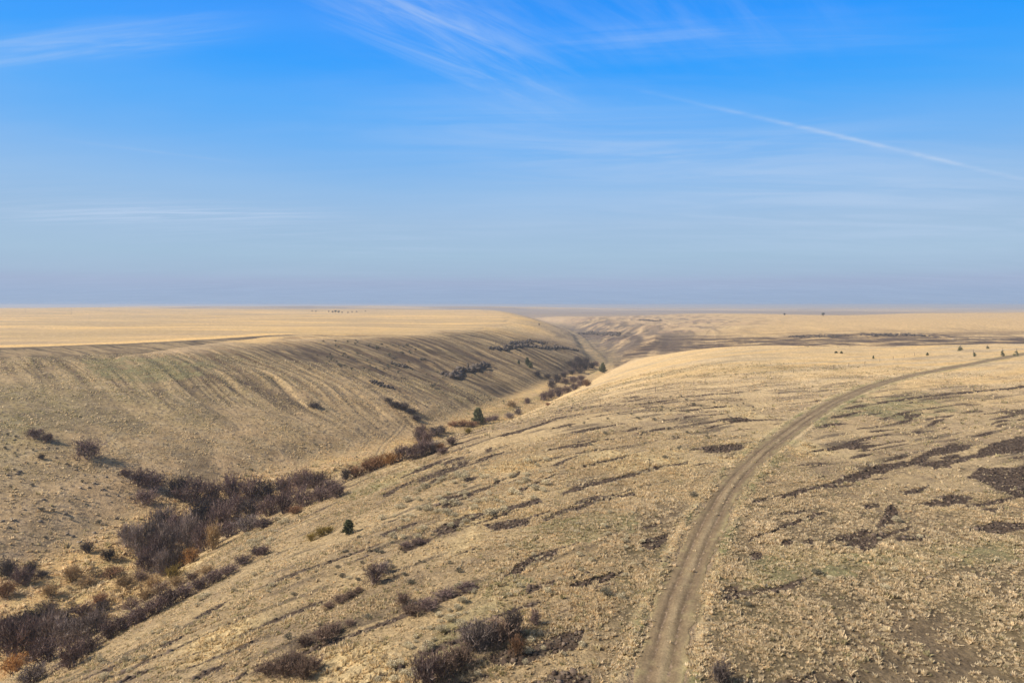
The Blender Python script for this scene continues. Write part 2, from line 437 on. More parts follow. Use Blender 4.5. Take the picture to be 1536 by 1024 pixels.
    ad = np.abs(rd)
    base = mix(base, mix(GREEN * 1.1, PALE, e(np.clip(.45 + 1.2 * noise(rt2 / 9, rd / 2, 191), 0, 1))), e(.55 * np.exp(-((ad - 2.9) / .8) ** 2)))
    base = mix(base, SOIL, e(.85 * ss(2.6, 1.8, ad)))
    base = base * (1 + .22 * n_f + .17 * n_sm)[:, None]
    base = np.clip(base, .02, .85)
    return base, dict(tal=tal, strk=sm_, rd=ad, s=s, ql=ql, qr=qr, pm=pm, fm=fm, near=nearr, gold=gold, nmid=n_mid, nbig=n_big, st2=st2, st3=st3, green=gre, z=z)

# ------------------------------------------------------------------ material helpers
def new_mat(name):
    m = bpy.data.materials.new(name); m.use_nodes = True
    nt = m.node_tree; nt.nodes.clear()
    out = nt.nodes.new('ShaderNodeOutputMaterial')
    b = nt.nodes.new('ShaderNodeBsdfPrincipled')
    b.inputs['Roughness'].default_value = 0.95
    b.inputs['Specular IOR Level'].default_value = 0.08
    nt.links.new(b.outputs[0], out.inputs[0])
    return m, nt, b

def noise_mat(name, col, var=.35, scale=6.0, col2=None, rough=.95, attr=False, objvar=.0, bump=0):
    m, nt, b = new_mat(name)
    tc = nt.nodes.new('ShaderNodeTexCoord')
    n = nt.nodes.new('ShaderNodeTexNoise'); n.inputs['Scale'].default_value = scale; n.inputs['Detail'].default_value = 4
    nt.links.new(tc.outputs['Object'], n.inputs['Vector'])
    mx = nt.nodes.new('ShaderNodeMix'); mx.data_type = 'RGBA'
    c2 = col2 or tuple(min(1, c * (1 + var * 1.6)) for c in col)
    c1 = tuple(c * (1 - var) for c in col)
    mx.inputs['A'].default_value = (*c1, 1); mx.inputs['B'].default_value = (*c2, 1)
    rp = nt.nodes.new('ShaderNodeMapRange'); rp.inputs['From Min'].default_value = .35; rp.inputs['From Max'].default_value = .65
    nt.links.new(n.outputs['Fac'], rp.inputs['Value']); nt.links.new(rp.outputs[0], mx.inputs['Factor'])
    res = mx.outputs['Result']
    if objvar:
        oi = nt.nodes.new('ShaderNodeObjectInfo')
        mr = nt.nodes.new('ShaderNodeMapRange'); mr.inputs['To Min'].default_value = 1 - objvar; mr.inputs['To Max'].default_value = 1 + objvar
        nt.links.new(oi.outputs['Random'], mr.inputs['Value'])
        vm = nt.nodes.new('ShaderNodeVectorMath'); vm.operation = 'SCALE'
        nt.links.new(res, vm.inputs[0]); nt.links.new(mr.outputs[0], vm.inputs['Scale'])
        res = vm.outputs[0]
    nt.links.new(res, b.inputs['Base Color'])
    b.inputs['Roughness'].default_value = rough
    if bump:
        bp = nt.nodes.new('ShaderNodeBump'); bp.inputs['Strength'].default_value = bump; bp.inputs['Distance'].default_value = .1
        nt.links.new(n.outputs['Fac'], bp.inputs['Height']); nt.links.new(bp.outputs[0], b.inputs['Normal'])
    return m

def attr_mat(name, scales, amps, bumpdist=0.0, bscale=2.0):
    """colour from the mesh's own colour layer, broken up by procedural noise"""
    m, nt, b = new_mat(name)
    at = nt.nodes.new('ShaderNodeAttribute'); at.attribute_name = 'Col'
    tc = nt.nodes.new('ShaderNodeTexCoord')
    cur = at.outputs['Color']
    for s_, a_ in zip(scales, amps):
        n = nt.nodes.new('ShaderNodeTexNoise'); n.inputs['Scale'].default_value = s_; n.inputs['Detail'].default_value = 3
        nt.links.new(tc.outputs['Object'], n.inputs['Vector'])
        mr = nt.nodes.new('ShaderNodeMapRange')
        mr.inputs['From Min'].default_value = .3; mr.inputs['From Max'].default_value = .7
        mr.inputs['To Min'].default_value = 1 - a_; mr.inputs['To Max'].default_value = 1 + a_
        nt.links.new(n.outputs['Fac'], mr.inputs['Value'])
        vm = nt.nodes.new('ShaderNodeVectorMath'); vm.operation = 'SCALE'
        nt.links.new(cur, vm.inputs[0]); nt.links.new(mr.outputs[0], vm.inputs['Scale'])
        cur = vm.outputs[0]
    nt.links.new(cur, b.inputs['Base Color'])
    if bumpdist:
        n = nt.nodes.new('ShaderNodeTexNoise'); n.inputs['Scale'].default_value = bscale; n.inputs['Detail'].default_value = 3
        nt.links.new(tc.outputs['Object'], n.inputs['Vector'])
        bp = nt.nodes.new('ShaderNodeBump'); bp.inputs['Strength'].default_value = 1; bp.inputs['Distance'].default_value = bumpdist
        nt.links.new(n.outputs['Fac'], bp.inputs['Height']); nt.links.new(bp.outputs[0], b.inputs['Normal'])
    return m

# ------------------------------------------------------------------ mesh helpers
def mesh_np(name, V, faces, mat=None, col=None, smooth=False):
    """V (n,3); faces (m,k) int array"""
    V = np.asarray(V, np.float32); faces = np.asarray(faces, np.int32)
    me = bpy.data.meshes.new(name)
    k = faces.shape[1]
    me.vertices.add(len(V)); me.loops.add(faces.size); me.polygons.add(len(faces))
    me.vertices.foreach_set('co', V.ravel())
    me.loops.foreach_set('vertex_index', faces.ravel())
    me.polygons.foreach_set('loop_start', np.arange(0, faces.size, k, dtype=np.int32))
    if smooth: me.polygons.foreach_set('use_smooth', np.ones(len(faces), bool))
    if col is not None:
        ca = me.color_attributes.new('Col', 'FLOAT_COLOR', 'POINT')
        rgba = np.ones((len(V), 4), np.float32); rgba[:, :3] = col
        ca.data.foreach_set('color', rgba.ravel())
    me.update(calc_edges=True)
    if mat: me.materials.append(mat)
    return me

def link(name, data, parent=None):
    o = bpy.data.objects.new(name, data); COL.objects.link(o)
    if parent: o.parent = parent
    return o

def tag(o, label=None, cat=None, group=None, kind=None):
    if label: o['label'] = label
    if cat: o['category'] = cat
    if group: o['group'] = group
    if kind: o['kind'] = kind
    return o

# ------------------------------------------------------------------ the ground
az = np.concatenate([np.arange(-46, 46.001, .066), np.arange(48.5, 312, 3.0)])
az = np.radians(az)
rad = [2.0]
while rad[-1] < 40: rad.append(rad[-1] * 1.25)
rad[-1] = 40.0
while rad[-1] < 30000:
    r0 = rad[-1]
    rad.append(r0 + (r0 * .0042 if r0 < 900 else r0 * .008 if r0 < 3000 else r0 * .016))
rad = np.array(rad)
nr, na = len(rad), len(az)
RR, AA = np.meshgrid(rad, az, indexing='ij')
gx = (RR * np.sin(AA)).ravel(); gy = (RR * np.cos(AA)).ravel()
full = height_full(gx, gy)
gz = height(gx, gy)
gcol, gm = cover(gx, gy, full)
gz = gz - .07 * gm['tal'] + .10 * gm['tal'] * noise(gx / .7, gy / .7, 201)
idx = np.arange(nr * na).reshape(nr, na)
i0 = idx[:-1]; i1 = idx[1:]
nx0 = np.roll(i0, -1, axis=1); nx1 = np.roll(i1, -1, axis=1)
faces = np.stack([i0, nx0, nx1, i1], -1).reshape(-1, 4)[:, ::-1]
centre = len(gx)
V = np.stack([gx, gy, gz], 1)
mat_ground = attr_mat('ground_cover', (5.0, 1.3, .4), (.26, .2, .1), .22, 2.6)
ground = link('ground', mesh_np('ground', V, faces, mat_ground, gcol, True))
tag(ground, 'rolling dry grass hills cut by a narrow stream valley', 'ground', kind='structure')
print('ground', len(V))

# dirt track: a draped sheet with ragged edges
def build_track():
    T = np.arange(0, ROAD_T[-1], .35)
    cx = np.interp(T, ROAD_T, ROAD[:, 0]); cy = np.interp(T, ROAD_T, ROAD[:, 1])
    tx = np.gradient(cx); ty = np.gradient(cy); l = np.hypot(tx, ty); tx /= l; ty /= l
    q = np.linspace(-1, 1, 27)
    hw = 2.2 + .5 * noise(T / 8, 0 * T, 211) + .32 * noise(T / 1.9, 0 * T, 213)
    off = hw[:, None] * q[None, :]
    X = cx[:, None] + ty[:, None] * off; Y = cy[:, None] - tx[:, None] * off
    Z = height(X.ravel(), Y.ravel()).reshape(X.shape)
    TT = np.repeat(T[:, None], len(q), 1)
    Z = Z + .045 + .022 * noise(X / .5, Y / .5, 215) - .05 * np.exp(-((np.abs(off) - .75) / .28) ** 2) + .03 * np.exp(-(off / .35) ** 2)
    Z[:, 0] -= .14; Z[:, -1] -= .14; Z[:, 1] -= .02; Z[:, -2] -= .02
    dirt = C(.20, .148, .088); dust = C(.285, .218, .13); dark = C(.125, .088, .055); grass = C(.30, .25, .13)
    o = off + .25 * noise(TT / 14, TT * 0, 217)
    col = np.repeat(np.repeat(dirt[None, None], len(T), 0), len(q), 1)
    w = lambda c, s: np.exp(-((o - c) / s) ** 2)[..., None]
    n1 = fbm(X, Y, 5, 3, 219); n2 = noise(TT / 11, off / .5, 221); n3 = noise(TT / 5, off / .22, 223)
    col = mix(col, dust, w(.15, .4) * np.clip(.75 + .7 * n1, 0, 1)[..., None])
    col = mix(col, dust, .5 * w(-1.15, .3) * np.clip(.4 + n2, 0, 1)[..., None])
    col = mix(col, dark, (np.clip(w(-.75, .34)[..., 0] + w(.85, .36)[..., 0], 0, 1) * np.clip(.75 + .8 * n2, .2, 1))[..., None] * .85)
    nearf = ss(75, 40, Y)[..., None]
    col = mix(col, grass, (np.clip(w(.45, .4)[..., 0] * .5 * nearf[..., 0] + w(1.95, .5)[..., 0] * .9 + w(-2.05, .35)[..., 0] * .7, 0, 1) * np.clip(.5 + n1 + .4 * n3, 0, 1))[..., None])
    n4 = noise(X / .45, Y / .45, 225); n5 = noise(X / 1.6, Y / 1.6, 227)
    col = mix(col, grass * .9, (ss(.35, .6, n5 + .5 * n4) * np.clip(.25 + .75 * (np.abs(o) / 1.9) ** 2, 0, 1))[..., None] * .7)
    col = col * (1 + .14 * n4)[..., None]
    col = col * (1 + .13 * n3 + .16 * n1 + .1 * n2)[..., None]
    idx = np.arange(X.size).reshape(X.shape)
    f = np.stack([idx[:-1, :-1], idx[:-1, 1:], idx[1:, 1:], idx[1:, :-1]], -1).reshape(-1, 4)
    m = attr_mat('track_dirt', (5.0, 1.2), (.18, .12), .05, 6)
    me = mesh_np('dirt_track', np.stack([X, Y, Z], -1).reshape(-1, 3), f, m, np.clip(col, .02, .8).reshape(-1, 3), True)
    o = link('dirt_track', me)
    tag(o, 'worn brown dirt track with two ruts curving over the hillside', 'dirt track', kind='structure')
build_track()

# ------------------------------------------------------------------ dry bunchgrass (nobody could count it)
def tuft_template(nb, seed, spread=.55, h=1.0, wid=.2):
    g = np.random.default_rng(seed)
    out = []
    for i in range(nb):
        a = g.random() * 2 * np.pi; lean = spread * math.sqrt(g.random()); hh = h * (1 - .35 * lean) * g.uniform(.6, 1)
        bx, by = .22 * lean * math.cos(a) * 1.5, .22 * lean * math.sin(a) * 1.5
        tx_, ty_ = lean * math.cos(a + g.normal(0, .4)), lean * math.sin(a + g.normal(0, .4))
        p = g.random() * np.pi; w = wid * g.uniform(.6, 1.2)
        out += [(bx - w * math.cos(p), by - w * math.sin(p), -.06), (bx + w * math.cos(p), by + w * math.sin(p), -.06), (tx_, ty_, hh)]
    return np.array(out, np.float32)

def scatter(n, rmin, rmax, amin, amax, seed):
    g = np.random.default_rng(seed)
    u = g.random(n); r = np.sqrt(rmin ** 2 + u * (rmax ** 2 - rmin ** 2)); a = np.radians(g.uniform(amin, amax, n))
    return r * np.sin(a), r * np.cos(a)

GV, GC = [], []
def add_tufts(x, y, z, size, hgt, col, nb, seed, wid=.2, spread=.55):
    g = np.random.default_rng(seed)
    K = 7
    tpl = [tuft_template(nb, seed * 13 + k, spread * (.8 + .07 * k), 1.0, wid) for k in range(K)]
    which = g.integers(0, K, len(x))
    for k in range(K):
        m = which == k
        n = m.sum()
        if not n: continue
        t = tpl[k]
        an = g.random(n) * 2 * np.pi
        c, s = np.cos(an), np.sin(an)
        X = (t[None, :, 0] * c[:, None] - t[None, :, 1] * s[:, None]) * size[m][:, None] + x[m][:, None]
        Y = (t[None, :, 0] * s[:, None] + t[None, :, 1] * c[:, None]) * size[m][:, None] + y[m][:, None]
        Z = t[None, :, 2] * hgt[m][:, None] + z[m][:, None]
        GV.append(np.stack([X, Y, Z], -1).reshape(-1, 3).astype(np.float32))
        bl = np.repeat(g.uniform(.8, 1.2, (n, nb)), 3, 1)
        GC.append((col[m][:, None, :] * bl[..., None]).reshape(-1, 3).astype(np.float32))

def grass_zone(n, rmin, rmax, amin, amax, seed, size, nb, keep):
    x, y = scatter(n, rmin, rmax, amin, amax, seed)
    base, m = cover(x, y)
    g = np.random.default_rng(seed + 1)
    p = keep(x, y, m)
    p = p * np.where(m['rd'] < 1.2, .06 * (m['rd'] < .35), ss(1.5, 2.8, m['rd'])) * (1 - .93 * m['tal']) * (1 - .6 * m['strk'])
    p = p * np.clip(.62 + 1.1 * noise(x / 5, y / 5, 403) + .7 * noise(x / 1.8, y / 1.8, 405), .22, 1.3)
    k = g.random(n) < p
    x, y, base = x[k], y[k], base[k]
    mm = {a: b[k] for a, b in m.items()}
    z = height(x, y)
    straw = mix(C(.76, .635, .425), C(.72, .575, .355), np.clip(.5 + .9 * mm['nmid'] + g.normal(0, .25, len(x)), 0, 1)[:, None])
    ol = mix(C(.38, .335, .17), C(.50, .43, .25), g.random(len(x))[:, None])
    col = np.where((g.random(len(x)) < np.clip(.25 + .5 * mm['nbig'] + .35 * mm['green'], .05, .7))[:, None], ol, straw)
    col = mix(col, C(.69, .56, .335), (.75 * mm['gold'])[:, None])
    col = mix(col, C(.86, .71, .48), (.6 * mm['near'] * (g.random(len(x)) < .75))[:, None])
    col = mix(col, base * 1.5, .2) * g.uniform(.8, 1.15, len(x))[:, None]
    sz = size * (1 + .5 * mm['gold']) * np.clip(g.lognormal(-.08, .42, len(x)) * (1 + .5 * noise(x / 6, y / 6, 401)), .35, 2.4)
    add_tufts(x, y, z, sz * .85, sz * g.uniform(.5, .8, len(x)), np.clip(col, .03, .8), nb, seed, .24, .75)
    return len(x)

nt = 0
# bunchgrass right of the track: separate, round tufts
nt += grass_zone(150000, 42, 125, -2, 44, 301, .34, 13, lambda x, y, m: (m['s'] > 25) * np.clip(.5 + .6 * m['nmid'] + .35 * m['st2'], .12, 1))
# near slope left of the track
nt += grass_zone(150000, 42, 150, -40, 24, 303, .34, 9, lambda x, y, m: (m['s'] > 16) * np.clip(.55 + .7 * m['nmid'] + .4 * m['st2'], .1, 1))
# fine short grass
nt += grass_zone(140000, 42, 140, -40, 42, 305, .24, 6, lambda x, y, m: (m['s'] > 14) * np.clip(.6 + .5 * m['nbig'], .1, 1) * (1 - .88 * m['near']))
# mid distance of the right hill
nt += grass_zone(120000, 120, 330, -24, 40, 307, .50, 6, lambda x, y, m: (m['s'] > 16) * np.clip(.40 + .7 * m['nmid'] + .5 * m['st2'], .05, 1))
# left slope and valley floor
nt += grass_zone(300000, 95, 400, -42, 4, 309, .55, 5, lambda x, y, m: (m['s'] < 14) * np.clip(.32 + .8 * m['nmid'] + .6 * m['fm'], .04, 1))
nt += grass_zone(26000, 85, 240, -42, -4, 311, 1.0, 11, lambda x, y, m: m['fm'] * (m['s'] < 12) * np.clip(.4 + .8 * m['nmid'], 0, 1))
GV = np.concatenate(GV); GC = np.concatenate(GC)
mat_grass = attr_mat('dry_grass', (1.2,), (.12,))
def add_translucency(m, f):
    nt = m.node_tree
    b = next(n for n in nt.nodes if n.type == 'BSDF_PRINCIPLED'); out = next(n for n in nt.nodes if n.type == 'OUTPUT_MATERIAL')
    t = nt.nodes.new('ShaderNodeBsdfTranslucent'); mx = nt.nodes.new('ShaderNodeMixShader'); mx.inputs[0].default_value = f
    nt.links.new(b.inputs['Base Color'].links[0].from_socket, t.inputs[0])
    nt.links.new(b.outputs[0], mx.inputs[1]); nt.links.new(t.outputs[0], mx.inputs[2]); nt.links.new(mx.outputs[0], out.inputs[0])
add_translucency(mat_grass, .5)
gr = link('dry_grass', mesh_np('dry_grass', GV, np.arange(len(GV)).reshape(-1, 3), mat_grass, GC))
tag(gr, 'straw coloured bunchgrass tufts dotted over the hillsides', 'grass', kind='stuff')
print('tufts', nt, 'tris', len(GV) // 3)

# ------------------------------------------------------------------ plants
class MB:
    def __init__(s): s.v = []; s.f = []
    def tri(s, a, b, c):
        n = len(s.v); s.v += [a, b, c]; s.f.append((n, n + 1, n + 2))
    def limb(s, p0, p1, r0, r1, sides=3):
        p0 = np.array(p0, float); p1 = np.array(p1, float)
        d = p1 - p0; l = np.linalg.norm(d)
        if l < 1e-6: return
        d /= l
        a = np.cross(d, (0, 0, 1) if abs(d[2]) < .9 else (1, 0, 0)); a /= np.linalg.norm(a); b = np.cross(d, a)
        n = len(s.v)
        for p, r in ((p0, r0), (p1, r1)):
            for k in range(sides):
                an = 2 * np.pi * k / sides
                s.v.append(tuple(p + r * (math.cos(an) * a + math.sin(an) * b)))
        for k in range(sides):
            k2 = (k + 1) % sides
            s.f.append((n + k, n + k2, n + sides + k2)); s.f.append((n + k, n + sides + k2, n + sides + k))
    def sliver(s, p0, p1, w, g):
        p0 = np.array(p0); p1 = np.array(p1)
        d = p1 - p0
        a = np.cross(d, g.normal(0, 1, 3)); l = np.linalg.norm(a)
        if l < 1e-9: return
        a = a / l * w
        s.tri(tuple(p0 - a), tuple(p0 + a), tuple(p1))
    def mesh(s, name, mat):
        return mesh_np(name, np.array(s.v), np.array(s.f), mat)

def shrub_geo(seed, ntw=850, up=.5, wid=.011, nst=15):
    """leafless shrub in a unit: radius about 1, height about 1; returns stems, twigs"""
    g = np.random.default_rng(seed)
    st, tw = MB(), MB()
    tips = []
    for i in range(nst):
        a = 2 * np.pi * (i + g.random()) / nst
        out = g.uniform(.15, .8); hh = g.uniform(.55, .95) * (1 - .3 * out)
        p = np.array([.12 * math.cos(a), .12 * math.sin(a), -.04])
        e = np.array([out * math.cos(a), out * math.sin(a), hh])
        mid = p * .5 + e * .5 + np.array([-.12 * math.cos(a) * out, -.12 * math.sin(a) * out, .10])
        mid += g.normal(0, .04, 3)
        st.limb(p, mid, .028, .019); st.limb(mid, e, .019, .008)
        for q in range(9):
            f = g.uniform(.15, 1)
            b0 = p + (mid - p) * f * 2 if f < .5 else mid + (e - mid) * (f - .5) * 2
            dirn = np.array([math.cos(a) * .4, math.sin(a) * .4, up]) + g.normal(0, .5, 3)
            dirn[2] = abs(dirn[2]) * .8 + .05
            dirn /= np.linalg.norm(dirn)
            b1 = b0 + dirn * g.uniform(.15, .34)
            st.limb(b0, b1, .009, .004)
            tips.append((b0, b1, dirn))
    # twigs spread evenly over the branches
    for i in range(ntw):
        if i % 2:
            a = g.random() * 6.2832; ez = g.uniform(0, 1) ** .8 * 1.5; rr = g.uniform(.45, .98)
            lump = 1 + .18 * math.sin(3 * a + seed) + .12 * math.sin(5 * a + 2 * seed)
            d = np.array([math.cos(a) * math.cos(ez), math.sin(a) * math.cos(ez), math.sin(ez)])
            q0 = d * rr * lump * np.array([.92, .92, .92 if up < .7 else 1.02]); q0[2] = max(q0[2] - .06, .0)
            dd = d * .7 + np.array([0, 0, up * .8]) + g.normal(0, .5, 3); dd /= np.linalg.norm(dd)
            q1 = q0 + dd * g.uniform(.1, .24); q1[2] = max(q1[2], .02)
            tw.sliver(q0, q1, wid * g.uniform(.7, 1.3), g); continue
        b0, b1, dirn = tips[g.integers(len(tips))]
        q0 = b0 + (b1 - b0) * g.uniform(.1, 1)
        d = dirn * .6 + g.normal(0, .55, 3); d[2] += up * .35
        d /= np.linalg.norm(d)
        L = g.uniform(.1, .26)
        q1 = q0 + d * L
        q1[2] = max(q1[2], .01)
        tw.sliver(q0, q1, wid * g.uniform(.7, 1.3), g)
    return st, tw

def leafy_geo(seed, n=700, leaf=.07, core=.35, flat=1.0):
    """low leafy shrub dome made of small leaf clumps, several lobes"""
    g = np.random.default_rng(seed)
    mb = MB()
    lobes = [(g.uniform(-.28, .28), g.uniform(-.28, .28), g.uniform(.25, .55), g.uniform(.35, .55)) for _ in range(7)] + [(0, 0, .4, .6)]
    for i in range(n):
        lx, ly, lz, lr = lobes[g.integers(len(lobes))]
        d = g.normal(0, 1, 3); d /= np.linalg.norm(d); d[2] = abs(d[2]) * .9 - .1
        rr = lr * g.uniform(.65, 1.05)
        c = np.array([lx, ly, lz * flat]) + d * rr * np.array([1, 1, .8])
        if c[2] < .02: c[2] = g.uniform(.02, .15)
        t = d * .8 + g.normal(0, .5, 3); t[2] += .4; t /= np.linalg.norm(t)
        mb.sliver(c - t * leaf * .6, c + t * leaf * 1.2, leaf * .45, g)
    for lx, ly, lz, lr in lobes: mb.limb((0, 0, -.05), (lx, ly, lz * flat + .1), .04, .02)
    for i in range(9):
        a = g.random() * 6.28
        mb.limb((0, 0, -.05), (.45 * math.cos(a), .45 * math.sin(a), g.uniform(.3, .5)), .03, .012)
    return mb

def juniper_geo(seed, ragged=.25, n=4200):
    """evergreen: trunk + crown of leaf clumps on whorled limbs; unit height 1, radius about .42"""
    g = np.random.default_rng(seed)
    tr, cr = MB(), MB()
    tr.limb((0, 0, -.05), (.01, .0, .35), .035, .026, 6); tr.limb((.01, 0, .35), (.0, .01, .97), .026, .006, 5)
    sprays = []
    for i in range(70):
        zz = g.uniform(.05, .97) ** .9
        prof = .42 * (min(1, zz / .22 + .45)) * max(.05, (1 - zz)) ** .62
        a = g.random() * 6.28; L = prof * g.uniform(1 - ragged, 1 + ragged * .6)
        e = np.array([L * math.cos(a), L * math.sin(a), min(1.0, zz + L * .28)])
        tr.limb((0, 0, zz * .92), e, .011, .004, 3)
        sprays.append((np.array([0, 0, zz * .95]), e))
    for i in range(n):
        b, e = sprays[g.integers(len(sprays))]
        f = g.uniform(.25, 1.05)
        c = b + (e - b) * f + g.normal(0, .034, 3)
        if c[2] < .02: c[2] = .02
        d = (e - b) / (np.linalg.norm(e - b) + 1e-6) + g.normal(0, .5, 3) + np.array([0, 0, .6]); d /= np.linalg.norm(d)
        cr.sliver(c - d * .022, c + d * .048, .021, g)
    return tr, cr

SHRUBCOL = {
 'purple': ((.150, .105, .096), (.30, .245, .22)),
 'grey':   ((.20, .16, .145), (.36, .31, .28)),
 'rust':   ((.235, .135, .078), (.20, .13, .085)),
 'orange': ((.36, .20, .08), (.22, .14, .08)),
 'tan':    ((.33, .235, .13), (.25, .19, .12)),
 'dark':   ((.082, .066, .062), (.12, .10, .09)),
 'brown':  ((.185, .128, .098), (.24, .185, .15)),
 'olive':  ((.27, .20, .055), (.20, .16, .08)),
}
SM = {}
NV = 7
_geo = [shrub_geo(500 + k, ntw=1900 + 60 * k, up=(.35, .6, .9, .5, .4, .75, 1.1)[k], nst=12 + k) for k in range(NV)]
for cname, (ctw, cst) in SHRUBCOL.items():
    mt = noise_mat('twigs_' + cname, ctw, .28, 2.5, objvar=.32); ms = noise_mat('stems_' + cname, cst, .25, 5, objvar=.15)
    SM[cname] = [(_geo[k][0].mesh('stems', ms), _geo[k][1].mesh('twigs', mt)) for k in range(NV)]
mat_dark_leaf = noise_mat('juniper_foliage', (.135, .142, .075), .4, 9, objvar=.15)
mat_bark = noise_mat('bark', (.16, .12, .09), .3, 8)
mat_dead = noise_mat('weathered_wood', (.17, .145, .12), .3, 9)
JUN = [(lambda tc: (tc[0].mesh('trunk', mat_bark), tc[1].mesh('crown', mat_dark_leaf)))(juniper_geo(700 + k, .12 + .08 * k)) for k in range(4)]
mat_sage = noise_mat('sage_leaves', (.50, .44, .305), .25, 4, objvar=.22)
mat_rabbit = noise_mat('rabbitbrush', (.34, .27, .17), .25, 4, objvar=.2)
mat_sagedark = noise_mat('dark_sage', (.17, .155, .115), .25, 4, objvar=.2)
SAGE = [leafy_geo(800 + k, 420).mesh('sagebrush', mat_sage) for k in range(5)]
RABB = [leafy_geo(820 + k, 420).mesh('rabbitbrush', mat_rabbit) for k in range(4)]
SAGED = [leafy_geo(840 + k, 420).mesh('dark_shrub', mat_sagedark) for k in range(4)]

ORD = ['first', 'second', 'third', 'fourth', 'fifth', 'sixth', 'seventh', 'eighth', 'ninth', 'tenth', 'eleventh', 'twelfth', 'thirteenth',
       'fourteenth', 'fifteenth', 'sixteenth', 'seventeenth', 'eighteenth', 'nineteenth', 'twentieth']
_cnt = [0]
def put_shrub(u, v, w, h, colr, label, group=None, cat='shrub', parts=True, sink=.03):
    p, d = hit(u, v)
    k = _cnt[0] % NV; _cnt[0] += 1
    px = d / F
    W = w * px / 2 * 1.2; H = h * px * 1.0
    if colr == 'brown': H *= .78
    H = max(H, W * .42)
    e = link('bare_shrub', None)
    z = float(height(p[0], p[1])[0])
    e.location = (p[0], p[1] + W * .35, float(height(p[0], p[1] + W * .35)[0]) - sink * H)
    e.rotation_euler = (0, 0, random.random() * 6.28)
    e.scale = (W, W * random.uniform(.85, 1.1), H)
    st, tw = SM[colr][k]
    link('twigs', tw, e); link('stems', st, e)
    return tag(e, label, cat, group)

def row(items, what, where, group, colr=None):
    """shrubs of one clump, told apart by their order from the left"""
    its = sorted(items, key=lambda t: t[0])
    for i, it in enumerate(its):
        c = it[4] if len(it) > 4 else colr
        word = {'purple': 'purple-brown', 'grey': 'grey', 'rust': 'rust-brown', 'orange': 'orange', 'tan': 'tan', 'dark': 'dark', 'olive': 'olive-yellow', 'brown': 'brown'}[c]
        put_shrub(*it[:4], c, '%s %s, %s from left %s' % (word, what, ORD[i], where), group)

# lone shrubs on the left slope
put_shrub(124, 690, 56, 32, 'purple', 'dark purple-brown bare shrub standing alone on the left slope', 'lone shrubs on the left slope')
put_shrub(48, 659, 34, 18, 'purple', 'low bare shrub among stones above the lone purple-brown shrub, left one of two', 'lone shrubs on the left slope')
put_shrub(68, 664, 24, 14, 'purple', 'low bare shrub among stones above the lone purple-brown shrub, right one of two', 'lone shrubs on the left slope')
put_shrub(61, 689, 12, 9, 'dark', 'tiny dark shrub on the left slope beside the lone purple-brown shrub', 'lone shrubs on the left slope')
put_shrub(470, 613, 26, 8, 'dark', 'low dark shrub alone high on the left slope', 'lone shrubs on the left slope')
put_shrub(186, 716, 24, 12, 'purple', 'small low bare shrub just left of the pair above the thicket', 'lone shrubs on the left slope')
put_shrub(205, 730, 36, 24, 'purple', 'left one of the two purple shrubs just above the big thicket', 'shrubs above the thicket')
put_shrub(226, 736, 44, 30, 'purple', 'right one of the two purple shrubs just above the big thicket', 'shrubs above the thicket')
# big thicket: back row
row([(213,758,46,24,'purple'),(262,752,46,36,'dark'),(285,757,60,44,'purple'),(315,760,46,40,'purple'),(345,752,44,40,'purple'),(372,755,44,38,'purple'),
     (396,752,44,34,'dark'),(424,746,48,34,'purple'),(450,738,52,34,'purple'),(474,736,46,30,'purple'),(496,740,40,20,'purple')],
    'bare shrub', 'in the far row of the big thicket', 'shrubs of the big streamside thicket')
row([(300,790,56,40,'dark'),(325,800,50,44,'purple'),(350,782,50,42,'purple'),(374,778,44,32,'dark'),(400,776,44,30,'purple'),(424,772,46,34,'purple'),
     (452,762,46,30,'purple'),(478,754,46,24,'purple'),(502,748,40,20,'purple'),(366,800,60,22,'grey'),(340,808,50,24,'purple'),(392,794,40,16,'purple')],
    'bare shrub', 'in the middle row of the big thicket', 'shrubs of the big streamside thicket')
row([(188,822,30,40,'grey'),(204,835,34,54,'grey'),(224,830,36,58,'grey'),(246,838,40,60,'grey'),(262,815,40,52,'purple'),(240,800,44,44,'grey'),(280,822,40,50,'grey'),
     (300,830,36,48,'purple'),(216,858,38,34,'purple'),(240,866,40,40,'grey'),(262,858,44,34,'dark'),(318,826,30,40,'tan'),(232,848,34,50,'purple'),(290,808,36,44,'dark')],
    'bare upright shrub', 'in the tall left end of the big thicket', 'tall shrubs at the left end of the thicket')
put_shrub(284, 846, 27, 26, 'orange', 'bright orange shrub in front of the tall tangled thicket', 'autumn coloured shrubs')
put_shrub(236, 848, 18, 16, 'rust', 'small rusty shrub inside the tall tangled left end of the thicket', 'autumn coloured shrubs')
put_shrub(441, 772, 28, 13, 'rust', 'low rusty shrub at the near edge of the thicket by the grass slope', 'autumn coloured shrubs')
put_shrub(305, 754, 14, 10, 'rust', 'small rusty shrub between the purple shrubs of the far row', 'autumn coloured shrubs')
put_shrub(258, 872, 34, 24, 'olive', 'olive shrub under the orange one at the foot of the thicket', 'autumn coloured shrubs')
put_shrub(160, 842, 30, 20, 'dark', 'dark shrub at the left foot of the tall thicket', 'shrubs of the big streamside thicket')
put_shrub(128, 831, 28, 18, 'dark', 'dark low shrub set apart to the left of the tall thicket', 'shrubs of the big streamside thicket')
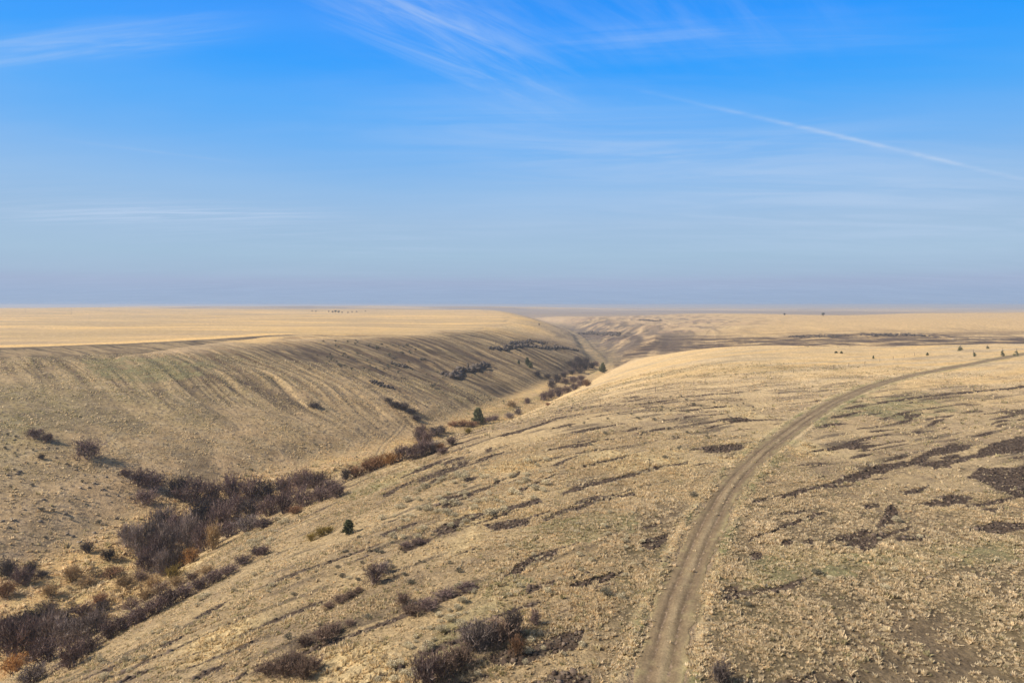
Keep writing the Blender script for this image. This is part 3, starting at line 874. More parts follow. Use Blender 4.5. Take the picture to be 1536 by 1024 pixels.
# strip along the foot of the grassy slope
row([(180,948,46,24),(204,936,44,26),(228,924,44,26),(250,912,44,26),(272,900,42,24),(296,888,40,22),(318,876,36,18),(340,864,34,16),(362,848,34,14),(384,834,30,12)],
    'low bare shrub', 'along the foot of the grassy slope', 'low shrubs along the foot of the slope', 'purple')
put_shrub(393, 834, 26, 14, 'purple', 'small purple shrub on the edge of the grassy slope, apart from the strip', 'low shrubs along the foot of the slope')
put_shrub(60, 1000, 60, 44, 'purple', 'purple-brown shrub at the bottom of the near left thicket, below the grey ones', 'near left thicket shrubs')
# near-left thicket
row([(8,990,60,60,'purple'),(38,985,62,58,'purple'),(66,976,60,56,'grey'),(22,955,50,36,'dark'),(92,972,56,46,'grey'),(56,944,60,34,'dark'),(118,962,54,40,'grey'),(142,950,44,34,'grey'),
     (100,1006,52,44,'purple'),(84,938,44,24,'dark'),(126,984,46,30,'purple'),(160,960,40,26,'purple'),(-20,975,60,50,'grey')],
    'bare shrub', 'in the near thicket at the lower left', 'near left thicket shrubs')
put_shrub(14, 1014, 50, 30, 'orange', 'orange-brown shrub at the lower left corner below the near thicket', 'autumn coloured shrubs')
put_shrub(8, 942, 34, 16, 'rust', 'rusty low shrub at the left edge above the near thicket', 'autumn coloured shrubs')
put_shrub(40, 1030, 60, 26, 'grey', 'pale shrub at the bottom edge beside the orange-brown one', 'near left thicket shrubs')
row([(6,866,34,28,'dark'),(28,880,40,28,'purple'),(2,898,34,26,'rust'),(42,862,26,18,'dark'),(60,868,24,14,'dark')],
    'bare shrub', 'in the small clump at the left edge', 'shrubs of the small left clump')
row([(104,874,36,24,'tan'),(165,868,44,16,'rust'),(128,880,30,14,'tan'),(146,908,30,16,'rust'),(120,926,36,20,'purple'),(150,918,30,14,'dark'),(70,896,30,20,'tan')],
    'shrub', 'in the tall grass at lower left', 'shrubs on the near valley floor')
row([(150,938,40,18,'tan'),(192,916,40,20,'brown'),(216,902,38,20,'tan'),(240,890,36,20,'brown'),(262,882,34,18,'tan'),(182,884,36,18,'tan'),(206,872,34,18,'brown'),(226,884,32,16,'tan'),(286,872,30,16,'brown'),(308,862,28,14,'tan')],
    'feathery shrub', 'between the big thicket and the low strip', 'feathery shrubs between thicket and strip')
# along the stream, farther up
row([(518,722,18,22,'dark'),(532,716,34,16,'rust'),(552,708,40,18,'rust'),(568,702,36,20,'rust'),(584,698,36,20,'orange')],
    'shrub', 'in the autumn hedge by the stream', 'autumn coloured hedge by the stream')
row([(600,692,34,22,'purple'),(618,690,36,24,'purple'),(634,684,32,24,'purple'),(648,678,26,16,'grey'),(664,682,22,10,'purple')],
    'bare shrub', 'just above the autumn hedge', 'shrubs above the orange hedge')
row([(628,664,26,22,'purple'),(640,670,26,24,'purple'),(632,655,26,20,'purple'),(652,655,30,16,'dark'),(662,650,20,12,'dark'),(676,668,24,12,'purple'),(660,676,20,12,'rust')],
    'bare shrub', 'at the stream bend below the big juniper', 'shrubs at the stream bend')
row([(592,612,24,10,'dark'),(604,617,28,12,'dark'),(616,622,22,9,'dark'),(624,632,18,9,'dark'),(582,604,18,8,'dark')],
    'low shrub', 'in the dark band above the stream bend', 'low shrubs of the dark band')
row([(680,640,22,8,'rust'),(694,640,24,9,'rust'),(708,640,22,9,'rust'),(722,636,18,8,'rust'),(702,650,14,9,'olive'),(734,632,18,8,'purple'),(743,631,14,9,'purple')],
    'low shrub', 'in the row at the big juniper', 'low shrubs at the juniper')
row([(764,628,18,9,'grey'),(777,622,18,11,'grey'),(768,611,22,10,'tan'),(791,606,13,10,'purple'),(822,608,9,5,'rust'),(726,633,12,6,'dark')],
    'small shrub', 'on the valley floor beyond the big juniper', 'small shrubs beyond the juniper')
row([(816,601,18,14,'purple'),(826,598,20,15,'purple'),(838,595,22,14,'purple'),(850,590,22,13,'purple'),(862,585,20,12,'purple'),(872,579,20,10,'purple')],
    'bare shrub', 'in the near row of the far thicket', 'shrubs of the far thicket')
row([(828,582,18,14,'dark'),(836,574,18,14,'dark'),(848,576,20,10,'purple'),(860,574,20,10,'purple'),(872,571,18,9,'purple'),(846,566,18,9,'dark'),(858,562,18,9,'dark'),(870,560,18,9,'dark'),(822,568,14,8,'dark')],
    'bare shrub', 'in the back row of the far thicket', 'shrubs of the far thicket')
put_shrub(881, 579, 15, 10, 'rust', 'rusty round shrub on the edge of the right slope by the far thicket', 'shrubs of the far thicket')
put_shrub(806, 565, 12, 9, 'dark', 'small dark shrub on the left slope just before the far thicket')
# the near grassy slope
row([(560,878,40,34,'purple'),(575,862,30,20,'grey')], 'bare shrub', 'in the small clump on the near slope', 'clump on the near slope')
row([(492,914,26,12),(508,906,30,16),(524,898,26,14),(536,890,20,10)], 'low bare shrub', 'in the short hedge on the near grassy slope', 'short hedge on the near slope', 'brown')
row([(455,972,34,20),(484,966,48,34),(500,952,30,22),(524,940,24,10)], 'bare shrub', 'in the middle clump of the near slope', 'middle clump on the near slope', 'brown')
row([(400,1014,40,26),(425,1018,56,44),(452,1022,48,40),(470,1008,36,30),(440,996,36,18)], 'bare shrub', 'in the bottom clump of the near slope', 'bottom clump on the near slope', 'brown')
row([(604,910,34,26,'brown'),(616,926,40,22,'brown'),(640,918,40,18,'purple'),(668,898,40,12,'purple'),(700,888,40,10,'purple')], 'low bare shrub', 'in the dark band on the near slope', 'dark band on the near slope')
row([(640,1034,60,52,'purple'),(664,1020,60,52,'brown'),(690,1006,60,50,'brown'),(704,980,50,40,'grey'),(724,975,56,46,'grey'),(748,968,56,46,'brown'),(770,960,46,44,'dark'),(776,984,30,28,'rust')],
    'bare shrub', 'in the big clump at the bottom centre', 'big clump at the bottom centre')
put_shrub(803, 940, 22, 28, 'purple', 'small bare shrub standing just right of the big clump at the bottom centre', 'big clump at the bottom centre')
row([(466,812,18,14),(480,806,26,15),(492,800,20,11)], 'bushy shrub', 'beside the small juniper on the near slope', 'olive shrubs by the small juniper', 'olive')
row([(608,822,26,8),(626,818,30,9)], 'low shrub', 'in the low patch above the stony bands', 'low patch above the stony bands', 'purple')
put_shrub(1084, 1030, 46, 34, 'dark', 'dark twiggy shrub at the bottom edge right of the dirt track')

def put_juniper(u, v, w, h, label, k=0, group=None, cat='juniper'):
    p, d = hit(u, v)
    px = d / F
    e = link('juniper', None)
    e.location = (p[0], p[1], float(height(p[0], p[1])[0]) - .05)
    H = h * px; W = w * px / .84
    e.scale = (W, W, H); e.rotation_euler = (0, 0, random.random() * 6)
    tr, cr = JUN[k]
    link('crown', cr, e); link('trunk', tr, e)
    return tag(e, label, cat, group)
put_juniper(717, 637, 21, 26, 'tall dark green juniper beside the stream in mid valley', 0)
put_juniper(523, 801, 25, 22, 'small round green juniper on the edge of the near grassy slope', 1)
put_juniper(904, 559, 13, 15, 'dark juniper at the mouth of the far canyon, on the right bank', 2)
put_juniper(791, 549, 9, 13, 'small dark juniper on the left slope, taller of the pair below the rock band', 3, 'junipers below the rock band')
put_juniper(796, 552, 8, 9, 'small dark juniper on the left slope, lower of the pair below the rock band', 0, 'junipers below the rock band')
put_juniper(778, 546, 5, 6, 'tiny juniper left of the pair below the rock band', 1, 'junipers below the rock band')
row([(862,556,16,16,'dark'),(870,552,16,18,'dark'),(878,555,16,14,'dark'),(888,553,14,10,'dark'),(866,545,14,11,'dark'),(856,548,12,8,'dark'),(880,545,14,9,'dark'),(894,549,12,8,'purple')],
    'shrub', 'in the dark bunch at the far bend', 'shrubs at the far bend')
put_juniper(1310, 538, 4, 5, 'tiny upright juniper alone on the golden crest, left of the wind-broken ones', 3)
put_juniper(1391, 533, 4.5, 4.5, 'tiny juniper on the crest between the lone tiny one and the wind-broken ones', 0)
put_juniper(1262, 530, 5, 3.6, 'low juniper on the golden crest, right one of two', 2, 'low pair on the crest')
put_juniper(1254, 529.5, 6, 3, 'low juniper on the golden crest, left one of two', 1, 'low pair on the crest')

# wind-broken junipers on the crest: a bare leaning trunk over a low dark heap of branches
def broken_geo(seed, lean):
    g = np.random.default_rng(seed)
    tr, cr = MB(), MB()
    tip = np.array([lean * .35, 0, 1.0])
    tr.limb((0, 0, -.05), tip * .5, .10, .075, 5); tr.limb(tip * .5, tip, .075, .03, 5)
    for i in range(9):
        f = g.uniform(.2, .95); b = tip * f; d = g.normal(0, 1, 3); d[2] = abs(d[2]) * .3
        tr.limb(b, b + d / np.linalg.norm(d) * g.uniform(.12, .3), .02, .006)
    side = g.choice([-1, 1])
    for i in range(13):
        f = g.uniform(.05, .62); b = tip * f
        a = (0 if side > 0 else math.pi) + g.normal(0, .9) if i % 4 else g.random() * 6.28
        L = g.uniform(.35, 1.0) * (1 - .75 * f)
        e = np.array([b[0] + L * math.cos(a), b[1] + L * math.sin(a) * .7, max(.05, b[2] - g.uniform(0, .25) * L)])
        tr.limb(b, e, .03, .012)
        for j in range(int(46 * (1 - .6 * f))):
            c = b + (e - b) * g.uniform(.3, 1.05) + g.normal(0, .05, 3); c[2] = max(.03, c[2])
            d = g.normal(0, 1, 3); d /= np.linalg.norm(d)
            cr.sliver(c, c + d * .13, .03, g)
    return tr, cr
for i, (u, v, w, h, ln, lab) in enumerate([
    (1441, 526, 11, 13, -.2, 'wind-broken juniper with a short bare trunk, leftmost on the crest'),
    (1461, 535, 12, 12, -.8, 'wind-broken juniper with a leaning trunk, just above the dirt track'),
    (1480, 523, 10, 7, .4, 'low wind-broken juniper farthest back on the crest'),
    (1503, 534, 11, 13, .1, 'wind-broken juniper with a thin bare spire beside the bend of the track'),
    (1525, 534, 13, 12, -.3, 'pale wind-broken juniper with a bare spire, nearest the right edge')]):
    p, d = hit(u, v); px = d / F
    t_, c_ = broken_geo(900 + i, ln)
    e = link('broken_juniper', None); e.location = (p[0], p[1], float(height(p[0], p[1])[0]))
    e.scale = (w * px / 2 * 1.0, w * px / 2 * .9, h * px * .95)
    link('trunk', t_.mesh('trunk', mat_dead), e); link('branches', c_.mesh('branches', mat_dark_leaf), e)
    tag(e, lab, 'juniper', 'wind-broken junipers on the crest')

# ------------------------------------------------------------------ sagebrush and other low shrubs: the biggest 300 apart, the rest one mass
def low_shrubs():
    g = np.random.default_rng(77)
    cand = []
    # (u,v,w,kind,label) seen clearly in the photograph
    named = [(606,1012,26,'s','pale sagebrush in the string left of the big bottom clump, upper'),(590,1022,24,'s','pale sagebrush in the string left of the big bottom clump, lowest'),
             (600,996,24,'s','pale sagebrush beside the green hollow left of the big bottom clump'),(797,962,22,'s','grey sagebrush on the left side of the dark stony patch'),
             (815,973,16,'s','small grey sagebrush in the middle of the dark stony patch'),(872,968,22,'s','grey sagebrush at the right end of the dark stony patch'),
             (792,978,26,'s','yellow-grey sagebrush at the lower left of the dark stony patch'),(788,995,18,'s','white-grey sagebrush at the foot of the dark stony patch'),
             (845,982,14,'s','small sagebrush on the lower edge of the dark stony patch'),(908,893,36,'d','wide dark sagebrush left of the dirt track'),
             (932,898,24,'s','pale twiggy sagebrush left of the dirt track'),(775,890,14,'s','small pale sagebrush at the end of the thin stony band'),
             (1226,862,26,'d','dark sagebrush in the green hollow right of the track, left one'),(1246,870,22,'s','pale sagebrush in the green hollow right of the track, right one'),
             (1104,905,16,'d','small dark sagebrush right of the track, left of two'),(1122,908,18,'d','small dark sagebrush right of the track, right of two'),
             (1345,782,22,'s','pale sagebrush at the foot of the square stony patch'),(1380,806,16,'s','pale sagebrush on the short stony strip'),
             (1040,745,22,'d','dark sagebrush just left of the upper track bend'),(705,1000,20,'s','sagebrush right of the big bottom clump, in the pale grass'),
             (715,1012,22,'s','sagebrush below the big clump at the bottom centre'),(513,866,18,'d','dark grey sagebrush left of the small clump on the near slope'),
             (523,868,14,'s','pale sagebrush left of the small clump on the near slope')]
    for u, v, w, k, lab in named:
        p, d = hit(u, v)
        cand.append((p[0], p[1], w * d / F / 2, k, lab, None))
    pools = [ # polygon px, count, size m radius, kind, label, group
     ([(560,1024),(610,960),(660,900),(720,860),(700,930),(650,1000),(620,1030)], 40, .55, 's', 'pale grey sagebrush in the green hollow beside the big bottom clump', 'sagebrush in the green hollow'),
     ([(560,780),(640,730),(740,690),(830,690),(820,740),(720,780),(640,810),(580,820)], 110, .85, 's', 'pale sagebrush in the rows between the stony bands of the near slope', 'sagebrush between the stony bands'),
     ([(420,880),(520,810),(640,800),(760,830),(700,890),(560,950),(430,960)], 45, .45, 'd', 'small dark sagebrush scattered over the near grassy slope', 'sagebrush on the near slope'),
     ([(120,1010),(330,880),(420,840),(440,870),(300,960),(180,1024)], 40, .5, 's', 'grey sagebrush on the striped left edge of the near slope', 'sagebrush on the slope edge'),
     ([(740,820),(930,760),(1010,770),(960,850),(860,930),(760,900)], 40, .45, 's', 'small grey sagebrush between the stony bands left of the track', 'sagebrush left of the track'),
     ([(1100,850),(1250,800),(1536,800),(1536,880),(1300,890),(1120,900)], 30, .4, 's', 'small grey sagebrush in the green hollow right of the track', 'sagebrush right of the track'),
     ([(340,820),(420,775),(440,790),(360,850)], 34, .8, 's', 'pale sagebrush packed between the thicket and the grassy slope', 'sagebrush under the thicket'),
     ([(0,640),(180,700),(200,800),(60,830),(0,800)], 50, .6, 'd', 'dark stony hummock plant on the lower left slope', 'low plants on the left slope'),
     ([(330,700),(480,660),(560,690),(480,710),(360,715)], 50, .5, 'd', 'low dark sagebrush on the left slope above the thicket', 'low sagebrush above the thicket'),
     ([(850,640),(1000,590),(1150,600),(1100,660),(930,700)], 60, .5, 'd', 'small dark sagebrush dotted over the upper right hillside', 'sagebrush on the upper hillside'),
     ([(1240,545),(1330,527),(1430,525),(1440,535),(1340,545)], 34, .6, 'd', 'small dark low bush on the golden crest', 'low bushes on the crest'),
     ([(10,850),(190,850),(230,900),(120,940),(0,930)], 40, .8, 'r', 'tawny rabbitbrush in the tall grass at lower left', 'rabbitbrush on the valley floor'),
     ([(640,600),(740,610),(780,590),(720,560),(640,560)], 40, .7, 'd', 'small dark bush on the slope behind the big juniper', 'bushes on the far left slope'),
     ([(540,560),(690,590),(640,520),(480,510),(470,545)], 110, 1.3, 'd', 'dark low bush in the striped upper part of the left slope', 'bushes on the striped slope'),
     ([(1030,700),(1100,640),(1060,600),(960,640),(960,690)], 25, .45, 'd', 'small dark sagebrush left of the upper track', 'sagebrush by the upper track'),
    ]
    for pl, n, rad_, k, lab, grp in pools:
        pw = poly_world(pl)
        lo, hi = pw.min(0), pw.max(0)
        got = 0; tries = 0
        while got < n and tries < 60:
            tries += 1
            q = g.uniform(lo, hi, (n * 3, 2))
            q = q[inside(q[:, 0], q[:, 1], pw)]
            if len(q) == 0: continue
            rd, _ = sdist(q[:, 0], q[:, 1], ROAD)
            q = q[np.abs(rd) > 3.4][:n - got]
            for a, b in q: cand.append((a, b, rad_ * float(np.clip(g.lognormal(0, .35), .5, 2)), k, lab, grp))
            got += len(q)
    vis = []
    for i, cnd in enumerate(cand):
        dist = math.hypot(cnd[0], cnd[1])
        vis.append((-(1e6 if cnd[5] is None else 0) - cnd[2] / dist, i))
    vis.sort()
    order = [i for _, i in vis]
    zz = height(np.array([c[0] for c in cand]), np.array([c[1] for c in cand]))
    SETS = {'s': (SAGE, 'sagebrush'), 'r': (RABB, 'rabbitbrush'), 'd': (SAGED, 'dark_sagebrush')}
    counts = {'s': 0, 'r': 0, 'd': 0}
    rest = []
    for i in order:
        x, y, rr, k, lab, grp = cand[i]
        if counts[k] >= 280 or sum(counts.values()) >= 560: rest.append(i); continue
        counts[k] += 1
        me, nm = SETS[k]
        o = link(nm, me[int(g.integers(len(me)))])
        o.location = (x, y, zz[i] - .05); o.rotation_euler = (0, 0, g.uniform(0, 6.28))
        hh = rr * g.uniform(.85, 1.15)
        o.scale = (rr, rr * g.uniform(.8, 1.2), hh)
        tag(o, lab, 'shrub', grp)
    print('low shrubs', counts, 'rest', len(rest))
low_shrubs()

# ------------------------------------------------------------------ rocks
mat_rock = noise_mat('basalt', (.085, .07, .06), .4, 1.2, bump=.6)
mat_rock2 = noise_mat('pale_stone', (.24, .195, .145), .3, 3.0, bump=.5)
def rock_geo(seed, n=13, sx=1, sy=1, sz=.7):
    import bmesh
    g = np.random.default_rng(seed)
    bm = bmesh.new()
    for i in range(n):
        d = g.normal(0, 1, 3); d /= np.linalg.norm(d); d *= g.uniform(.75, 1.05)
        bm.verts.new((d[0] * sx, d[1] * sy, d[2] * sz))
    res = bmesh.ops.convex_hull(bm, input=bm.verts)
    bmesh.ops.delete(bm, geom=[e for e in res['geom_interior'] if isinstance(e, bmesh.types.BMVert)], context='VERTS')
    bmesh.ops.triangulate(bm, faces=bm.faces[:])
    bm.verts.index_update()
    v = np.array([x.co[:] for x in bm.verts]); f = np.array([[q.index for q in fa.verts] for fa in bm.faces])
    bm.free()
    return v, f
ROCKS = [rock_geo(1000 + k) for k in range(8)]
ROCKM = [mesh_np('rock', v, f, mat_rock2) for v, f in ROCKS]

def outcrop(pl, label, hpx, seed, group=None, thick=3.0):
    """a broken basalt ledge along a line on the ground"""
    g = np.random.default_rng(seed)
    pts = [hit(u, v) for u, v in pl]
    line = catmull([tuple(p[0][:2]) for p in pts], 6)
    d = np.mean([p[1] for p in pts]); h = hpx * d / F
    L = np.concatenate([[0], np.cumsum(np.hypot(*np.diff(line, axis=0).T))])
    o0 = line[len(line) // 2]; z0 = float(height(o0[0], o0[1])[0])
    n = max(10, int(L[-1] / (h * .17)))
    Vs, Fs, base = [], [], 0
    for i in range(n):
        s_ = L[-1] * (i + g.random()) / n
        x = np.interp(s_, L, line[:, 0]) + g.normal(0, thick * .5); y = np.interp(s_, L, line[:, 1]) + g.normal(0, thick)
        v, f = ROCKS[g.integers(8)]
        hh = h * float(np.clip(g.lognormal(-.75, .5), .15, 1.1)); w = h * float(np.clip(g.lognormal(-.6, .45), .2, 1.3))
        an = g.random() * 6.28
        X = (v[:, 0] * math.cos(an) - v[:, 1] * math.sin(an)) * w; Y = (v[:, 0] * math.sin(an) + v[:, 1] * math.cos(an)) * w
        zb = float(height(x, y)[0])
        Vs.append(np.stack([X + x - o0[0], Y + y - o0[1], v[:, 2] * hh * .9 + zb - z0 + hh * .35], 1)); Fs.append(f + base); base += len(v)
    me = mesh_np('basalt_outcrop', np.concatenate(Vs), np.concatenate(Fs), mat_rock)
    o = link('basalt_outcrop', me); o.location = (o0[0], o0[1], z0)
    return tag(o, label, 'rock outcrop', group)
G = 'basalt ledges on the canyon sides'
outcrop([(738,523),(765,521),(800,520),(835,522),(866,526)], 'long dark basalt ledge high on the left slope near the canyon bend', 4.5, 1101, G)
outcrop([(765,515),(790,513.5),(818,514.5)], 'thin basalt ledge just above the long dark one', 3.5, 1102, G)
outcrop([(680,568),(688,560),(700,556),(716,552),(731,548)], 'broken basalt pillars in the middle of the left slope', 9, 1103, G, 2)
outcrop([(664,560),(672,564),(678,566)], 'small basalt knob beside the broken pillars', 6, 1104, G, 2)
outcrop([(588,545),(600,548),(612,552)], 'low basalt ledge in the striped upper left slope', 5, 1105, G, 2)
outcrop([(556,573),(572,577),(586,582)], 'low basalt ledge below the striped upper left slope', 5, 1106, G, 2)
outcrop([(870,500),(885,500),(905,501),(928,502)], 'basalt rim on the far canyon wall', 3.5, 1107, G, 6)
outcrop([(1300,503.5),(1330,502.5),(1362,502.5),(1390,504)], 'dark basalt rim along the side canyon beyond the crest', 3, 1108, G, 5)
outcrop([(1185,505),(1210,505),(1240,504.5),(1268,504)], 'thin basalt rim in the side canyon, left of the darkest one', 2, 1109, G, 5)
outcrop([(960,480),(975,481),(990,481)], 'short basalt ledge on the far plateau slope', 2, 1110, G, 6)
def stones():
    g = np.random.default_rng(88)
    pw = poly_world([(0,650),(90,660),(170,700),(190,760),(120,830),(0,800)])
    lo, hi = pw.min(0), pw.max(0)
    q = g.uniform(lo, hi, (900, 2)); q = q[inside(q[:, 0], q[:, 1], pw)][:70]
    for x, y in q:
        o = link('stone', ROCKM[int(g.integers(8))])
        r_ = float(np.clip(g.lognormal(-.9, .4), .2, .9))
        o.location = (x, y, float(height(x, y)[0]) + r_ * .15); o.scale = (r_, r_ * g.uniform(.7, 1.2), r_ * g.uniform(.6, .9)); o.rotation_euler = (g.uniform(-.3, .3), g.uniform(-.3, .3), g.uniform(0, 6))
        tag(o, 'pale lichen-grey stone half buried in the lower left slope', 'stone', 'stones on the left slope')
    p, d = hit(1431, 509)
    o = link('stone', ROCKM[0]); o.location = p; o.scale = (3.5, 3, 2)
    tag(o, 'pale boulder in the dark side canyon beyond the crest', 'stone')
stones()

def scree():
    g = np.random.default_rng(91)
    x, y = scatter(150000, 45, 230, -40, 42, 93)
    _, m = cover(x, y)
    k = (m['tal'] > .5) & (m['s'] > 15) & (g.random(len(x)) < np.clip(1.25 - np.hypot(x, y) / 260, .2, 1))
    x, y = x[k], y[k]; z = height(x, y)
    V, Fc, Cc, base = [], [], [], 0
    sz = np.clip(g.lognormal(-1.75, .5, len(x)), .08, .6)
    tone = mix(C(.06, .043, .033), C(.17, .13, .10), (g.random(len(x)) ** 2)[:, None])
    for q in range(8):
        v, f = ROCKS[q]; m_ = np.arange(len(x)) % 8 == q; n = m_.sum()
        an = g.random(n) * 6.28; c, s_ = np.cos(an)[:, None], np.sin(an)[:, None]; S = sz[m_][:, None]
        X = (v[None, :, 0] * c - v[None, :, 1] * s_) * S + x[m_][:, None]; Y = (v[None, :, 0] * s_ + v[None, :, 1] * c) * S + y[m_][:, None]
        Z = v[None, :, 2] * S * .8 + z[m_][:, None] - .04
        V.append(np.stack([X, Y, Z], -1).reshape(-1, 3)); Cc.append(np.repeat(tone[m_], len(v), 0))
        Fc.append((f[None] + (np.arange(n) * len(v))[:, None, None]).reshape(-1, 3) + base); base += n * len(v)
    o = link('scree', mesh_np('scree', np.concatenate(V), np.concatenate(Fc), attr_mat('scree', (4.0,), (.25,)), np.concatenate(Cc)))
    tag(o, 'loose dark brown stones lying in bands across the grassy slope', 'scree', kind='stuff')
    print('scree', len(x))
scree()

# ------------------------------------------------------------------ wire fence over the right hill
def fence():
    px = [(1372,533.5),(1340,538.5),(1297,547),(1273,550),(1250,552.5),(1190,559),(1120,567),(1058,575),(1041,578),(983,588),(900,606),(811,629)]
    P = [hit(u, v)[0] for u, v in px]
    mw = noise_mat('fence_wood', (.15, .12, .095), .3, 5)
    root = link('wire_fence', None); root.location = P[5]
    tag(root, 'old post and wire fence running across the upper right hillside', 'fence')
    tops = []
    g = np.random.default_rng(5)
    for i in range(len(P) - 1):
        a, b = P[i], P[i + 1]
        n = max(1, int(np.linalg.norm(b[:2] - a[:2]) / 14))
        for k in range(n):
            x, y = a[:2] + (b[:2] - a[:2]) * k / n
            z = float(height(x, y)[0])
            hgt = g.uniform(1.35, 1.75)
            mb = MB(); lx, ly = g.normal(0, .08, 2)
            mb.limb((0, 0, -.3), (lx, ly, hgt), .10 if k == 0 else .06, .08 if k == 0 else .05, 6)
            o = link('post', mb.mesh('post', mw), root)
            o.location = (x - P[5][0], y - P[5][1], z - P[5][2])
            tops.append((x - P[5][0] + lx * .7, y - P[5][1] + ly * .7, z - P[5][2], hgt))
    mb = MB()
    for f in (.35, .6, .9):
        for t0, t1 in zip(tops[:-1], tops[1:]):
            mb.limb((t0[0], t0[1], t0[2] + f * t0[3]), (t1[0], t1[1], t1[2] + f * t1[3]), .006, .006)
    link('wire', mb.mesh('wire', noise_mat('rusty_wire', (.12, .09, .07))), root)
fence()

# ------------------------------------------------------------------ far trees, poles
mat_far = noise_mat('far_foliage', (.055, .058, .04), .3, 6, objvar=.2)
def round_tree_geo(seed):
    g = np.random.default_rng(seed); tr, cr = MB(), MB()
    tr.limb((0, 0, -.05), (.02, 0, .4), .05, .035, 5)
    lob = []
    for i in range(9):
        a = g.random() * 6.28; d = g.uniform(.05, .3); z = g.uniform(.4, .8)
        lob.append((d * math.cos(a), d * math.sin(a), z)); tr.limb((.01, 0, .35), lob[-1], .025, .01)
    for i in range(420):
        c = np.array(lob[g.integers(9)]) + g.normal(0, .09, 3)
        d = g.normal(0, 1, 3); d /= np.linalg.norm(d); cr.sliver(c, c + d * .12, .04, g)
    return tr, cr
RT = [(lambda tc: (tc[0].mesh('trunk', mat_bark), tc[1].mesh('crown', mat_far)))(round_tree_geo(1200 + k)) for k in range(4)]
ft = [(468, 467.5, 3, 'low'), (474, 467.8, 3, 'low'), (493, 468.3, 3, 'low'), (499, 469, 4, 'round'), (503, 469.2, 6, 'tallest'), (508, 469.3, 5, 'round'), (513, 469.5, 3, 'low'),
      (522, 469.5, 3, 'low'), (528, 469, 3, 'low'), (535, 468.5, 3, 'low'), (548, 467.5, 2.5, 'low')]
for i, (u, v, h, wd) in enumerate(ft):
    p, d = hit(u, v)
    if d > 6000: p = ray(u, 470) * 2400; p[2] = float(height(p[0], p[1])[0]); d = 2400
    e = link('round_tree', None); e.location = (p[0], p[1], float(height(p[0], p[1])[0])); s_ = h * .8 * d / F
    e.scale = (s_ * 1.3, s_ * 1.3, s_)
    tr, cr = RT[i % 4]; link('crown', cr, e); link('trunk', tr, e)
    tag(e, '%s dark tree of the distant farm row, %s from the left' % (wd, ORD[i]), 'tree', 'trees at the distant farm')
for u, v, h, lab in [(1235, 474, 6, 'lone dark tree on the hazy plain beyond the right plateau'), (1177, 473, 4, 'small lone tree left of the dark one on the hazy plain'), (809, 488, 3, 'tiny tree on the skyline of the left plateau at the canyon')]:
    p, d = hit(u, v)
    if d > 6000: p = ray(u, v) * 2600; d = 2600
    e = link('round_tree', None); e.location = (p[0], p[1], float(height(p[0], p[1])[0])); s_ = h * d / F
    e.scale = (s_ * 1.2, s_ * 1.2, s_); tr, cr = RT[1]; link('crown', cr, e); link('trunk', tr, e)
    tag(e, lab, 'tree')
for u, v, h, lab in [(38, 470, 8, 'thin utility pole on the left plateau, leftmost of two'), (107, 472, 9, 'thin utility pole on the left plateau, right one of two')]:
    p, d = hit(u, v)
    if d > 2500: p = ray(u, v) * 1500; d = 1500
    e = link('utility_pole', None); e.location = (p[0], p[1], float(height(p[0], p[1])[0])); H = h * d / F
    mb = MB(); mb.limb((0, 0, -.5), (0, 0, H), .22, .16, 6); link('pole', mb.mesh('pole', mat_dead), e)
    mb = MB(); mb.limb((-1.2, 0, H - .6), (1.2, 0, H - .6), .08, .08, 4); link('crossarm', mb.mesh('crossarm', mat_dead), e)
    tag(e, lab, 'utility pole', 'utility poles on the left plateau')

# ------------------------------------------------------------------ air
def haze():
    s_, zb, zt = 34000.0, float(gz.min()) - 1.0, max(float(gz.max()), CZ) + 4.0
    v = [(x, y, z) for z in (zb, zt) for (x, y) in ((-s_, -s_), (s_, -s_), (s_, s_), (-s_, s_))]
    f = [(0, 3, 2, 1), (4, 5, 6, 7), (0, 1, 5, 4), (1, 2, 6, 5), (2, 3, 7, 6), (3, 0, 4, 7)]
    m = bpy.data.materials.new('haze'); m.use_nodes = True
    nt = m.node_tree; nt.nodes.clear()
    out = nt.nodes.new('ShaderNodeOutputMaterial'); pv = nt.nodes.new('ShaderNodeVolumePrincipled')
    pv.inputs['Color'].default_value = (.43, .52, .68, 1); pv.inputs['Density'].default_value = 1.7e-4
    pv.inputs['Anisotropy'].default_value = 0.1
    nt.links.new(pv.outputs[0], out.inputs['Volume'])
    o = link('haze', mesh_np('haze', v, f, m))
    tag(o, 'thin bluish haze over the far plateau', 'haze', kind='stuff')
haze()

# ------------------------------------------------------------------ light and sky
SUN_AZ = R(-97)      # from straight ahead, negative = left
SUN_EL = R(36)
sun = bpy.data.lights.new('sun', 'SUN'); sun.energy = 5.0; sun.angle = R(.55); sun.color = (1, .885, .735)
so = link('sun', sun)
sd = np.array([math.sin(SUN_AZ) * math.cos(SUN_EL), math.cos(SUN_AZ) * math.cos(SUN_EL), math.sin(SUN_EL)])
from mathutils import Vector
so.rotation_euler = Vector(sd).to_track_quat('Z', 'Y').to_euler()
so.location = (0, 0, 120)

